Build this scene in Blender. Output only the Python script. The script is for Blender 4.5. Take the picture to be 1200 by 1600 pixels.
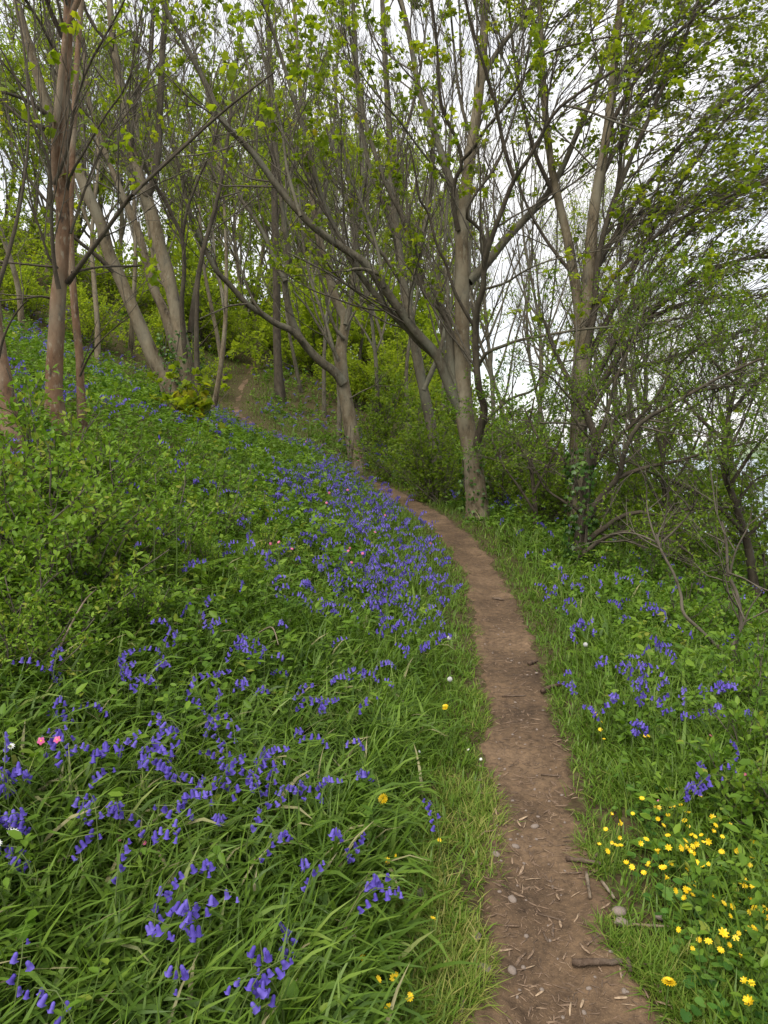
import bpy, math
import numpy as np
from mathutils import Vector

rng = np.random.default_rng(7)
for _o in list(bpy.data.objects):
    bpy.data.objects.remove(_o, do_unlink=True)
scene = bpy.context.scene
C = scene.collection

# ------------------------------------------------------------------ camera, sky, sun, exposure
F = 1109.0                      # focal length in pixels of the 1200 x 1600 photograph
PITCH = math.radians(5.7)
CAMZ = 1.6
cd = bpy.data.cameras.new('camera')
cam = bpy.data.objects.new('camera', cd); C.objects.link(cam)
cam.location = (0, 0, CAMZ)
cam.rotation_euler = (math.radians(90) - PITCH, 0, 0)
cd.sensor_fit = 'HORIZONTAL'; cd.sensor_width = 36.0; cd.lens = F / 1200 * 36.0
cd.clip_start = 0.05; cd.clip_end = 20000
scene.camera = cam

SUN_EL, SUN_AZ = math.radians(52), math.radians(212)     # azimuth clockwise from +Y
w = bpy.data.worlds.new('World'); scene.world = w; w.use_nodes = True
nt = w.node_tree; nt.nodes.clear()
out = nt.nodes.new('ShaderNodeOutputWorld'); bg = nt.nodes.new('ShaderNodeBackground')
sky = nt.nodes.new('ShaderNodeTexSky'); sky.sky_type = 'NISHITA'; sky.sun_disc = False
sky.sun_elevation = SUN_EL; sky.sun_rotation = SUN_AZ; sky.air_density = 1.0; sky.dust_density = 2.0
tc = nt.nodes.new('ShaderNodeTexCoord')
mp = nt.nodes.new('ShaderNodeMapping'); mp.inputs['Scale'].default_value = (1, 1, 2.2)
no = nt.nodes.new('ShaderNodeTexNoise'); no.inputs['Scale'].default_value = 2.3; no.inputs['Detail'].default_value = 5
rp = nt.nodes.new('ShaderNodeValToRGB')
rp.color_ramp.elements[0].position = 0.28; rp.color_ramp.elements[0].color = (0.4,) * 3 + (1,)
rp.color_ramp.elements[1].position = 0.62; rp.color_ramp.elements[1].color = (0.97,) * 3 + (1,)
mx = nt.nodes.new('ShaderNodeMix'); mx.data_type = 'RGBA'
mx.inputs[7].default_value = (6.6, 6.5, 6.35, 1)         # bright even cloud
nt.links.new(tc.outputs['Generated'], mp.inputs['Vector']); nt.links.new(mp.outputs[0], no.inputs['Vector'])
nt.links.new(no.outputs[0], rp.inputs[0]); nt.links.new(rp.outputs[0], mx.inputs[0])
nt.links.new(sky.outputs[0], mx.inputs[6]); nt.links.new(mx.outputs[2], bg.inputs[0])
bg.inputs[1].default_value = 0.102
nt.links.new(bg.outputs[0], out.inputs[0])

sl = bpy.data.lights.new('sun', 'SUN'); sl.energy = 1.8; sl.angle = math.radians(35); sl.color = (1, 0.955, 0.88)
so = bpy.data.objects.new('sun', sl); C.objects.link(so)
sd = Vector((math.sin(SUN_AZ) * math.cos(SUN_EL), math.cos(SUN_AZ) * math.cos(SUN_EL), math.sin(SUN_EL)))
so.rotation_euler = (-sd).to_track_quat('-Z', 'Y').to_euler()
so.location = (0, 0, 40)
vs = scene.view_settings
vs.view_transform = 'Standard'; vs.look = 'None'; vs.gamma = 1.0; vs.use_curve_mapping = False
vs.exposure = 1.15
scene.cycles.max_bounces = 5; scene.cycles.diffuse_bounces = 2; scene.cycles.transmission_bounces = 3
scene.cycles.transparent_max_bounces = 4; scene.cycles.glossy_bounces = 2
scene.cycles.use_adaptive_sampling = True

# ------------------------------------------------------------------ small maths
def norm(a):
    return a / (np.linalg.norm(a, axis=-1, keepdims=True) + 1e-9)

def _hash(i, j, s):
    h = np.sin(i * 127.1 + j * 311.7 + s * 74.7) * 43758.5453
    return h - np.floor(h)

def vnoise(x, y, s=0):
    x = np.asarray(x, float); y = np.asarray(y, float)
    i, j = np.floor(x), np.floor(y); fx, fy = x - i, y - j
    fx = fx * fx * (3 - 2 * fx); fy = fy * fy * (3 - 2 * fy)
    a, b = _hash(i, j, s), _hash(i + 1, j, s); c, d = _hash(i, j + 1, s), _hash(i + 1, j + 1, s)
    return (a * (1 - fx) + b * fx) * (1 - fy) + (c * (1 - fx) + d * fx) * fy

def fbm(x, y, s=0, o=4):
    r = 0; a = 0.5
    for k in range(o):
        r = r + a * vnoise(x * 2 ** k, y * 2 ** k, s + k * 13); a *= 0.5
    return r / (1 - 0.5 ** o)

def sstep(a, b, x):
    t = np.clip((x - a) / (b - a), 0, 1); return t * t * (3 - 2 * t)

# ------------------------------------------------------------------ the lie of the land
_py = [-8, 0, 1.8, 3.05, 5.6, 8.0, 10.2, 12.5, 14.5, 16.5, 18, 20, 23, 28, 33, 40, 50, 70, 120, 400]
_px = [0.2, 0.40, 0.46, 0.68, 0.97, 1.14, 1.10, 0.82, 0.45, 0.05, -0.45, -1.6, -3.4, -5.8, -6.6, -7.2, -9.5, -14, -25, -80]
_pz = [0, 0, 0, 0.0, 0.03, 0.10, 0.20, 0.30, 0.38, 0.46, 0.56, .92, 1.62, 2.7, 4.0, 5.8, 8.3, 12.5, 22, 55]
_ty = np.linspace(-8, 200, 4161)
_k = np.exp(-0.5 * (np.arange(-30, 31) / 13.0) ** 2); _k /= _k.sum()
def _smooth(v):
    t = np.interp(_ty, _py, v); tt = np.pad(t, 30, mode='edge')
    return np.convolve(tt, _k, 'valid')
_tpx, _tpz = _smooth(_px), _smooth(_pz)
def path_x(y): return np.interp(y, _ty, _tpx)
def path_z(y): return np.interp(y, _ty, _tpz)
def path_hw(y):
    return 0.203 + 0.07 * (vnoise(y * 1.7, y * 0 + 3.3, 5) - 0.5) + 0.09 * sstep(2.4, 1.2, y) + 0.05 * sstep(8, 16, y) - .155 * sstep(18, 25, y)

def ground(x, y):
    x = np.asarray(x, float); y = np.asarray(y, float)
    u = x - path_x(y); z = path_z(y).copy() if hasattr(path_z(y), 'copy') else path_z(y)
    a = np.maximum(-u - 0.26, 0); b = np.maximum(u - 0.26, 0)
    z = z + 0.42 * (a - 0.35 * (1 - np.exp(-a / 0.35)))
    z = z - 0.05 * b - 0.17 * np.maximum(b - 1.0, 0) - 0.22 * np.maximum(b - 7, 0) - 0.3 * np.maximum(b - 20, 0)
    off = sstep(0.2, 0.9, np.abs(u))
    z = z + off * (0.16 * (fbm(x * 0.55, y * 0.55, 2) - 0.5) + 0.05 * (fbm(x * 2.2, y * 2.2, 9, 3) - 0.5))
    z = z + 0.3 * np.exp(-((u + 1.8) / .9) ** 2 - ((y - 16) / 3.2) ** 2)
    z = z - 0.035 * np.exp(-(u / 0.22) ** 2)
    return np.maximum(z, -44)

def uu(x, y): return x - path_x(y)

def at(px, py, d):
    """point at forward distance d that the photograph shows at pixel (px, py)"""
    xc = (px - 600) / F; yc = (800 - py) / F
    dy = math.cos(PITCH) + yc * math.sin(PITCH); dz = -math.sin(PITCH) + yc * math.cos(PITCH)
    return np.array([xc / dy * d, d, CAMZ + dz / dy * d])

def on_ground(px, py, h=0.0, dmax=60):
    ds = np.concatenate([np.arange(0.6, 12, 0.01), np.arange(12, dmax, 0.05)])
    P = np.array([at(px, py, 1.0)]) - [0, 0, CAMZ]
    X = P[0, 0] * ds; Z = CAMZ + P[0, 2] * ds
    hit = np.nonzero(Z <= ground(X, ds) + h)[0]
    d = ds[hit[0]] if len(hit) else dmax
    x = P[0, 0] * d
    return np.array([x, d, float(ground(x, d))])

# ------------------------------------------------------------------ mesh building
class Geo:
    def __init__(s): s.V = []; s.F = {}; s.A = []; s.n = 0
    def add(s, V, Fs, v=None):
        V = np.asarray(V, np.float32).reshape(-1, 3)
        if not len(V): return s
        for f in (Fs if isinstance(Fs, (list, tuple)) else [Fs]):
            f = np.asarray(f, np.int64)
            if len(f): s.F.setdefault(f.shape[1], []).append(f + s.n)
        if v is None: v = np.full(len(V), 0.5)
        v = np.asarray(v, np.float32)
        if v.size == 1: v = np.full(len(V), float(v))
        s.V.append(V); s.A.append(v.ravel()); s.n += len(V); return s
    def mesh(s, name, mat, smooth=True):
        me = bpy.data.meshes.new(name)
        V = np.concatenate(s.V); A = np.concatenate(s.A)
        li, tot = [], []
        for k, fs in s.F.items():
            f = np.concatenate(fs); li.append(f.ravel()); tot.append(np.full(len(f), k))
        li = np.concatenate(li).astype(np.int32); tot = np.concatenate(tot)
        st = np.concatenate([[0], np.cumsum(tot)[:-1]]).astype(np.int32)
        me.vertices.add(len(V)); me.vertices.foreach_set('co', V.ravel())
        me.loops.add(len(li)); me.loops.foreach_set('vertex_index', li)
        me.polygons.add(len(tot)); me.polygons.foreach_set('loop_start', st)
        if smooth: me.polygons.foreach_set('use_smooth', np.ones(len(tot), bool))
        at_ = me.attributes.new('v', 'FLOAT', 'POINT'); at_.data.foreach_set('value', A)
        me.update(calc_edges=True)
        if mat: me.materials.append(mat)
        return me

def link(name, me, parent=None, loc=None, rot=None, scale=None):
    o = bpy.data.objects.new(name, me); C.objects.link(o)
    if loc is not None: o.location = [float(q) for q in loc]
    if rot is not None: o.rotation_euler = rot
    if scale is not None: o.scale = (scale,) * 3 if np.isscalar(scale) else scale
    if parent: o.parent = parent
    return o

def tag(o, label=None, cat=None, group=None, kind=None):
    if label: o['label'] = label
    if cat: o['category'] = cat
    if group: o['group'] = group
    if kind: o['kind'] = kind
    return o

def empty(name, loc):
    o = bpy.data.objects.new(name, None); C.objects.link(o); o.location = [float(q) for q in loc]; return o

def tubes(P, R, s=6):
    """P (N,K,3), R (N,K) -> merged tubes"""
    P = np.asarray(P, float); R = np.asarray(R, float)
    N, K, _ = P.shape
    T = norm(np.gradient(P, axis=1))
    m = np.abs(norm(P[:, -1] - P[:, 0])); ref = np.eye(3)[np.argmin(m, axis=1)]
    U = norm(np.cross(T, ref[:, None, :])); W = np.cross(T, U)
    a = np.arange(s) / s * 2 * math.pi
    V = P[:, :, None, :] + R[:, :, None, None] * (np.cos(a)[:, None] * U[:, :, None, :] + np.sin(a)[:, None] * W[:, :, None, :])
    base = (np.arange(N) * K * s)[:, None, None] + (np.arange(K - 1) * s)[None, :, None]
    i = np.arange(s)[None, None, :]; j = (i + 1) % s
    Q = np.stack([base + i, base + j, base + s + j, base + s + i], -1).reshape(-1, 4)
    return V.reshape(-1, 3), Q

def tube_v(N, K, s, v): return np.repeat(np.asarray(v, float), K * s)

def blades(B, az, lean, L, W, curl, K=4, twist=0.0):
    """strap-like leaves; B (N,3)"""
    N = len(B); s = np.linspace(0, 1, K)
    ang = lean[:, None] + curl[:, None] * s[None] ** 1.3
    mid = (ang[:, 1:] + ang[:, :-1]) / 2; ds = L[:, None] / (K - 1)
    h = np.concatenate([np.zeros((N, 1)), np.cumsum(np.sin(mid) * ds, 1)], 1)
    z = np.concatenate([np.zeros((N, 1)), np.cumsum(np.cos(mid) * ds, 1)], 1)
    D = np.stack([np.cos(az), np.sin(az)], 1)
    P = np.zeros((N, K, 3)); P[:, :, :2] = B[:, None, :2] + h[:, :, None] * D[:, None]; P[:, :, 2] = B[:, None, 2] + z
    ph = np.asarray(twist) * s[None] * np.ones((N, 1)) + rng.uniform(-.5, .5, (N, 1))
    S = np.stack([-D[:, 1], D[:, 0]], 1)[:, None, :] * np.cos(ph)[:, :, None]
    S3 = np.concatenate([S, np.sin(ph)[:, :, None] * 0.8], 2)
    wp = W[:, None] * 0.5 * (np.minimum(1, 0.55 + 2.2 * s) * (1 - s ** 2.6) + 0.04)[None]
    V = np.stack([P - S3 * wp[:, :, None], P + S3 * wp[:, :, None]], 2)
    b = (np.arange(N) * K * 2)[:, None] + (np.arange(K - 1) * 2)[None]
    Q = np.stack([b, b + 1, b + 3, b + 2], -1).reshape(-1, 4)
    return V.reshape(-1, 3), Q

def frames(Y, up):
    Y = norm(Y); X = norm(np.cross(Y, up)); Z = np.cross(X, Y); return X, Y, Z

def instance(proto, P, X, Y, Z, S):
    pv, pf = proto; pv = np.asarray(pv, float); n = len(pv); N = len(P)
    S = np.asarray(S, float).reshape(-1, 1) * np.ones((N, 1))
    q = pv[None] * S[:, :, None]
    V = P[:, None] + q[:, :, 0:1] * X[:, None] + q[:, :, 1:2] * Y[:, None] + q[:, :, 2:3] * Z[:, None]
    off = (np.arange(N) * n)[:, None, None]
    Fs = [(np.asarray(f)[None] + off).reshape(-1, np.asarray(f).shape[1]) for f in pf]
    return V.reshape(-1, 3), Fs

# leaf shapes: x across, y along, z up; unit length
LEAF_OVATE = ([(0, 0, 0), (.24, .3, .05), (.2, .68, .03), (0, 1, -.08), (-.2, .68, .03), (-.24, .3, .05), ],
              [[(0, 1, 2, 3), (0, 3, 4, 5)]])
LEAF_SMALL = ([(0, 0, 0), (.27, .45, .06), (0, 1, -.06), (-.27, .45, .06)], [[(0, 1, 2), (0, 2, 3)]])
def _lobed():
    pts = [(0, 0), (.22, .02), (.5, .12), (.43, .36), (.6, .64), (.38, .68), (.22, .8), (0, 1.02), (-.22, .8), (-.38, .68), (-.6, .64), (-.43, .36), (-.5, .12), (-.22, .02)]
    v = [(0, .32, 0.05)] + [(x, y, -.22 * (x * x * 1.6 + max(0, y - .4) ** 2)) for x, y in pts]
    n = len(pts); return (v, [[(0, 1 + i, 1 + (i + 1) % n) for i in range(n)]])
LEAF_LOBED = _lobed()
LEAF_PALM = ([(0, 0, 0), (.42, .12, -.04), (.52, .55, -.12), (.18, .6, .02), (0, 1, -.14), (-.18, .6, .02), (-.52, .55, -.12), (-.42, .12, -.04)],
             [[(0, 1, 2, 3), (0, 5, 6, 7), (0, 3, 4, 5)]])
LEAF_ROUND = ([(0, .12, 0), (.2, 0, .03), (.46, .2, .07), (.44, .62, .06), (.2, .92, .0), (0, .98, -.03), (-.2, .92, 0), (-.44, .62, .06), (-.46, .2, .07), (-.2, 0, .03)],
              [[(0, 1, 2, 3), (0, 3, 4, 5), (0, 5, 6, 7), (0, 7, 8, 9)]])

def leaf_cloud(g, proto, P, D, size, tilt=0.5, v=None):
    N = len(P)
    up = np.array([0, 0, 1.0]) + rng.normal(0, tilt, (N, 3))
    X, Y, Z = frames(D, up)
    V, Fs = instance(proto, P, X, Y, Z, size)
    if v is None: v = rng.random(N)
    g.add(V, Fs, np.repeat(v, len(proto[0])))

# ------------------------------------------------------------------ materials
def nodemat(name):
    m = bpy.data.materials.new(name); m.use_nodes = True; t = m.node_tree; t.nodes.clear()
    o = t.nodes.new('ShaderNodeOutputMaterial'); return m, t, o

def ramp(t, stops, fac=None):
    r = t.nodes.new('ShaderNodeValToRGB'); e = r.color_ramp.elements
    while len(e) < len(stops): e.new(0.5)
    for k, (p, c) in enumerate(stops): e[k].position = p; e[k].color = (*c, 1)
    if fac is not None: t.links.new(fac, r.inputs[0])
    return r

def noise(t, scale, detail=4, rough=0.55, coord='Object'):
    c = t.nodes.new('ShaderNodeTexCoord'); n = t.nodes.new('ShaderNodeTexNoise')
    n.inputs['Scale'].default_value = scale; n.inputs['Detail'].default_value = detail; n.inputs['Roughness'].default_value = rough
    t.links.new(c.outputs[coord], n.inputs['Vector']); return n

def foliage(name, stops, trans=0.35, rough=0.45, spec=0.35, tgain=(1.25, 1.3, 0.7)):
    m, t, o = nodemat(name); spec *= .5
    stops = [(p, (r * .98, g_ * 1.06, b * .74) if g_ > .8 * r and g_ > 2 * b else (r, g_, b)) for p, (r, g_, b) in stops]
    a = t.nodes.new('ShaderNodeAttribute'); a.attribute_name = 'v'
    n = noise(t, 1.3, 2)
    mt = t.nodes.new('ShaderNodeMath'); mt.operation = 'MULTIPLY_ADD'; mt.inputs[1].default_value = 0.5; 
    s2 = t.nodes.new('ShaderNodeMath'); s2.operation = 'SUBTRACT'; s2.inputs[1].default_value = 0.25
    t.links.new(n.outputs[0], mt.inputs[0]); t.links.new(a.outputs['Fac'], s2.inputs[0]); t.links.new(s2.outputs[0], mt.inputs[2])
    r = ramp(t, stops, mt.outputs[0])
    p = t.nodes.new('ShaderNodeBsdfPrincipled'); p.inputs['Roughness'].default_value = rough
    p.inputs['Specular IOR Level'].default_value = spec
    t.links.new(r.outputs[0], p.inputs['Base Color'])
    tr = t.nodes.new('ShaderNodeBsdfTranslucent'); g = t.nodes.new('ShaderNodeMix'); g.data_type = 'RGBA'; g.blend_type = 'MULTIPLY'
    g.inputs[0].default_value = 1; g.inputs[7].default_value = (*tgain, 1); g.clamp_result = False
    t.links.new(r.outputs[0], g.inputs[6]); t.links.new(g.outputs[2], tr.inputs[0])
    ms = t.nodes.new('ShaderNodeMixShader'); ms.inputs[0].default_value = trans
    t.links.new(p.outputs[0], ms.inputs[1]); t.links.new(tr.outputs[0], ms.inputs[2]); t.links.new(ms.outputs[0], o.inputs[0])
    return m

DARK = {'fallen_stick_bark': 1, 'dead_wood': 1, 'twig_bark': .66, 'reddish_bark': .85}
def bark(name, c1, c2, lichen, spots=0.5, scale=9.0, bump=0.5, dark=(0.025, 0.02, 0.016)):
    m, t, o = nodemat(name); k_ = DARK.get(name, .74); c1, c2, lichen = (tuple(q * k_ for q in w_) for w_ in (c1, c2, lichen))
    c = t.nodes.new('ShaderNodeTexCoord'); mp_ = t.nodes.new('ShaderNodeMapping'); mp_.inputs['Scale'].default_value = (1, 1, 0.45)
    t.links.new(c.outputs['Object'], mp_.inputs[0])
    n1 = t.nodes.new('ShaderNodeTexNoise'); n1.inputs['Scale'].default_value = scale; n1.inputs['Detail'].default_value = 9; n1.inputs['Roughness'].default_value = .72
    n2 = t.nodes.new('ShaderNodeTexNoise'); n2.inputs['Scale'].default_value = scale * 4.5; n2.inputs['Detail'].default_value = 4
    n3 = t.nodes.new('ShaderNodeTexNoise'); n3.inputs['Scale'].default_value = scale * 0.55; n3.inputs['Detail'].default_value = 5
    for n in (n1, n2, n3): t.links.new(mp_.outputs[0], n.inputs['Vector'])
    r1 = ramp(t, [(.34, dark), (.44, c1), (.62, c2)], n1.outputs[0])
    r2 = ramp(t, [(.56, (0, 0, 0)), (.68, (1, 1, 1))], n2.outputs[0])
    r3 = ramp(t, [(.45, (0, 0, 0)), (.68, (1, 1, 1))], n3.outputs[0])
    mm = t.nodes.new('ShaderNodeMath'); mm.operation = 'MULTIPLY'; mm.inputs[1].default_value = spots
    ad = t.nodes.new('ShaderNodeMath'); ad.operation = 'MAXIMUM'
    t.links.new(r2.outputs[0], ad.inputs[0]); t.links.new(r3.outputs[0], ad.inputs[1]); t.links.new(ad.outputs[0], mm.inputs[0])
    mx_ = t.nodes.new('ShaderNodeMix'); mx_.data_type = 'RGBA'; mx_.inputs[7].default_value = (*lichen, 1)
    t.links.new(mm.outputs[0], mx_.inputs[0]); t.links.new(r1.outputs[0], mx_.inputs[6])
    p = t.nodes.new('ShaderNodeBsdfPrincipled'); p.inputs['Roughness'].default_value = 0.85; p.inputs['Specular IOR Level'].default_value = 0.2
    b = t.nodes.new('ShaderNodeBump'); b.inputs['Strength'].default_value = min(1, bump * 1.6); b.inputs['Distance'].default_value = 0.03
    t.links.new(n1.outputs[0], b.inputs['Height']); t.links.new(b.outputs[0], p.inputs['Normal'])
    t.links.new(mx_.outputs[2], p.inputs['Base Color']); t.links.new(p.outputs[0], o.inputs[0])
    return m

def plain(name, stops, scale=30, rough=0.7, bump=0.0, spec=0.3):
    m, t, o = nodemat(name); n = noise(t, scale, 5)
    r = ramp(t, stops, n.outputs[0]); p = t.nodes.new('ShaderNodeBsdfPrincipled')
    p.inputs['Roughness'].default_value = rough; p.inputs['Specular IOR Level'].default_value = spec
    t.links.new(r.outputs[0], p.inputs['Base Color']); t.links.new(p.outputs[0], o.inputs[0])
    if bump:
        b = t.nodes.new('ShaderNodeBump'); b.inputs['Strength'].default_value = bump; b.inputs['Distance'].default_value = 0.01
        t.links.new(n.outputs[0], b.inputs['Height']); t.links.new(b.outputs[0], p.inputs['Normal'])
    return m

def chip_material(name, stops, scale, rough):
    m, t, o = nodemat(name); n = noise(t, scale, 4); oi = t.nodes.new('ShaderNodeObjectInfo')
    q = t.nodes.new('ShaderNodeMath'); q.operation = 'MULTIPLY_ADD'; q.inputs[1].default_value = .45
    sb = t.nodes.new('ShaderNodeMath'); sb.operation = 'SUBTRACT'; sb.inputs[1].default_value = .25
    t.links.new(oi.outputs['Random'], q.inputs[0]); t.links.new(n.outputs[0], sb.inputs[0]); t.links.new(sb.outputs[0], q.inputs[2])
    r = ramp(t, stops, q.outputs[0]); p = t.nodes.new('ShaderNodeBsdfPrincipled'); p.inputs['Roughness'].default_value = rough
    t.links.new(r.outputs[0], p.inputs['Base Color']); t.links.new(p.outputs[0], o.inputs[0]); return m

M = {}
M['grass'] = foliage('grass', [(0, (.055, .10, .016)), (.4, (.09, .15, .022)), (.8, (.14, .21, .035)), (1, (.21, .24, .07))], .3, .4, .4)
M['dry_grass'] = foliage('dry_grass', [(0, (.085, .15, .022)), (.45, (.14, .20, .036)), (.75, (.23, .23, .075)), (1, (.34, .29, .14))], .3, .5, .3)
M['strap'] = foliage('bluebell_leaf', [(0, (.05, .09, .018)), (.45, (.095, .155, .026)), (.85, (.15, .215, .044)), (1, (.28, .26, .13))], .25, .42, .4)
M['herb'] = foliage('herb_leaf', [(0, (.055, .11, .018)), (.5, (.11, .185, .026)), (.85, (.165, .24, .036)), (1, (.22, .23, .05))], .35, .45, .35)
M['shrub'] = foliage('shrub_leaf', [(0, (.075, .14, .018)), (.45, (.135, .22, .03)), (.85, (.20, .285, .04)), (1, (.26, .26, .06))], .38, .45, .3)
M['dark_leaf'] = foliage('dark_leaf', [(0, (.02, .05, .012)), (.5, (.045, .095, .02)), (1, (.10, .16, .035))], .25, .35, .5)
M['spring'] = foliage('spring_leaf', [(0, (.12, .17, .018)), (.45, (.20, .25, .022)), (.85, (.27, .30, .03)), (1, (.27, .22, .03))], .58, .45, .3, (1.45, 1.4, .6))
M['haw'] = foliage('hawthorn_leaf', [(0, (.075, .13, .016)), (.5, (.145, .21, .024)), (1, (.215, .265, .034))], .46, .45, .3)
M['far'] = foliage('woodland_leaf', [(0, (.17, .23, .024)), (.5, (.25, .315, .034)), (1, (.32, .37, .05))], .6, .5, .2, (1.35, 1.3, .7))
M['celandine_leaf'] = foliage('celandine_leaf', [(0, (.03, .08, .018)), (.5, (.06, .135, .025)), (1, (.11, .19, .045))], .22, .42, .4)
M['stem'] = foliage('flower_stem', [(0, (.06, .11, .03)), (.6, (.09, .13, .04)), (1, (.10, .08, .06))], .15)
M['bell'] = foliage('bluebell_flower', [(0, (.075, .05, .30)), (.5, (.125, .09, .45)), (1, (.21, .165, .58))], .3, .5, .25, (1.1, 1, 1.1))
M['pink'] = foliage('campion_petal', [(0, (.55, .09, .24)), (1, (.72, .22, .42))], .3, .5, .2, (1, 1, 1))
M['yellow'] = foliage('yellow_petal', [(0, (.72, .46, .01)), (1, (.85, .64, .03))], .2, .3, .5, (1, 1, 1))
M['white'] = foliage('white_petal', [(0, (.7, .72, .68)), (1, (.82, .82, .8))], .3, .5, .2, (1, 1, 1))
M['fluff'] = foliage('seed_fluff', [(0, (.55, .55, .52)), (1, (.72, .72, .7))], .4, .7, .1, (1, 1, 1))
M['bark_red'] = bark('reddish_bark', (.14, .080, .045), (.205, .125, .075), (.34, .31, .23), .5, 7, .4)
M['bark_tan'] = bark('tan_bark', (.15, .115, .07), (.25, .2, .13), (.33, .31, .23), .5, 6, .6)
M['bark_grey'] = bark('grey_lichen_bark', (.10, .084, .058), (.175, .15, .105), (.22, .225, .165), .55, 6, .6)
M['bark_dark'] = bark('dark_bark', (.06, .047, .033), (.105, .083, .058), (.15, .145, .10), .3, 10, .4)
M['twig'] = bark('twig_bark', (.11, .092, .068), (.18, .152, .115), (.21, .195, .145), .3, 12, .2)
M['dead_wood'] = bark('dead_wood', (.15, .11, .075), (.27, .21, .15), (.20, .19, .15), .3, 14, .4)
M['stick'] = bark('fallen_stick_bark', (.07, .045, .03), (.14, .095, .065), (.17, .14, .11), .4, 22, .5)
M['chip'] = chip_material('wood_chip', [(.2, (.06, .04, .026)), (.45, (.17, .11, .068)), (.75, (.36, .26, .165))], 9, .8)
M['stone'] = plain('pebble', [(.3, (.13, .10, .08)), (.55, (.22, .175, .145)), (.75, (.33, .29, .25))], 18, .75, .4)

def path_material():
    m, t, o = nodemat('trodden_earth')
    n1 = noise(t, 1.6, 6, .6); n2 = noise(t, 26, 8, .7); n3 = noise(t, 130, 4, .6)
    r1 = ramp(t, [(.32, (.056, .035, .020)), (.5, (.105, .067, .038)), (.68, (.165, .108, .064))], n1.outputs[0])
    r2 = ramp(t, [(.3, (.42, .40, .38)), (.5, (1, 1, 1)), (.72, (1.55, 1.52, 1.45))], n2.outputs[0])
    r3 = ramp(t, [(.60, (0, 0, 0)), (.68, (1, 1, 1))], n3.outputs[0])
    mu = t.nodes.new('ShaderNodeMix'); mu.data_type = 'RGBA'; mu.blend_type = 'MULTIPLY'; mu.inputs[0].default_value = 1
    t.links.new(r1.outputs[0], mu.inputs[6]); t.links.new(r2.outputs[0], mu.inputs[7])
    m2 = t.nodes.new('ShaderNodeMix'); m2.data_type = 'RGBA'; m2.inputs[7].default_value = (.25, .17, .10, 1)
    sc = t.nodes.new('ShaderNodeMath'); sc.operation = 'MULTIPLY'; sc.inputs[1].default_value = .55
    t.links.new(r3.outputs[0], sc.inputs[0]); t.links.new(sc.outputs[0], m2.inputs[0]); t.links.new(mu.outputs[2], m2.inputs[6])
    p = t.nodes.new('ShaderNodeBsdfPrincipled'); p.inputs['Roughness'].default_value = .8; p.inputs['Specular IOR Level'].default_value = .25
    ad = t.nodes.new('ShaderNodeMath'); ad.operation = 'ADD'; t.links.new(n2.outputs[0], ad.inputs[0]); t.links.new(n3.outputs[0], ad.inputs[1])
    b = t.nodes.new('ShaderNodeBump'); b.inputs['Strength'].default_value = .55; b.inputs['Distance'].default_value = .012
    t.links.new(ad.outputs[0], b.inputs['Height']); t.links.new(b.outputs[0], p.inputs['Normal'])
    t.links.new(m2.outputs[2], p.inputs['Base Color']); t.links.new(p.outputs[0], o.inputs[0]); return m
M['path'] = path_material()
M['soil'] = plain('leaf_mould', [(.3, (.03, .022, .012)), (.5, (.065, .047, .025)), (.62, (.07, .075, .025)), (.75, (.12, .09, .05))], 22, .95, .9, .1)
M['sea'] = plain('sea_water', [(.3, (.20, .26, .30)), (.7, (.26, .32, .36))], .02, .35, 0, .5)
M['headland'] = plain('distant_fields', [(.35, (.12, .17, .10)), (.5, (.2, .25, .15)), (.65, (.15, .18, .13))], .01, .9)

# ------------------------------------------------------------------ setting
def grid_mesh(xs, ys, zf):
    X, Y = np.meshgrid(xs, ys); Z = zf(X, Y); nx = len(xs)
    V = np.stack([X, Y, Z], -1).reshape(-1, 3)
    i = (np.arange(len(ys) - 1) * nx)[:, None] + np.arange(nx - 1)[None]
    return V, np.stack([i, i + 1, i + nx + 1, i + nx], -1).reshape(-1, 4)
sx = np.sinh(np.linspace(-4.6, 4.1, 170)) * 2.0 + 0.8
sy = np.concatenate([np.arange(-9, 0, .5), np.arange(0, 9, .16), np.arange(9, 30, .5), np.arange(30, 80, 1), np.geomspace(80, 195, 40)])
V, Q = grid_mesh(sx, sy, ground)
tag(link('ground', Geo().add(V, Q).mesh('ground', M['soil'])), kind='structure')

ys_ = np.concatenate([np.arange(-6, .6, .15), np.arange(.6, 7, .022), np.arange(7, 20, .08), np.arange(20, 75, .3)])
ws = np.linspace(-1, 1, 33)
hw = path_hw(ys_)
nlx = path_x(ys_)[:, None] + ws[None] * (hw[:, None] + .15)
Yg = ys_[:, None] * np.ones((1, 33))
edge = np.clip((np.abs(ws)[None] * (hw[:, None] + .15) - (hw[:, None] - .01 + .15 * (fbm(nlx * 5, Yg * 5, 31, 3) - .5))) / .09, 0, 1)
zz = ground(nlx, Yg) + .016 + .02 * (fbm(nlx * 9, Yg * 9, 3, 4) - .5) + .02 * (fbm(nlx * 3, Yg * 3, 17, 2) - .5) - .07 * edge
i = (np.arange(len(ys_) - 1) * 33)[:, None] + np.arange(32)[None]
tag(link('footpath', Geo().add(np.stack([nlx, Yg, zz], -1).reshape(-1, 3), np.stack([i, i + 1, i + 34, i + 33], -1).reshape(-1, 4)).mesh('footpath', M['path'])), kind='structure')
def path_top(x, y): x = np.asarray(x, float); y = np.asarray(y, float); return ground(x, y) + .016 + .02 * (fbm(x * 9, y * 9, 3, 4) - .5) + .02 * (fbm(x * 3, y * 3, 17, 2) - .5)

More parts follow.
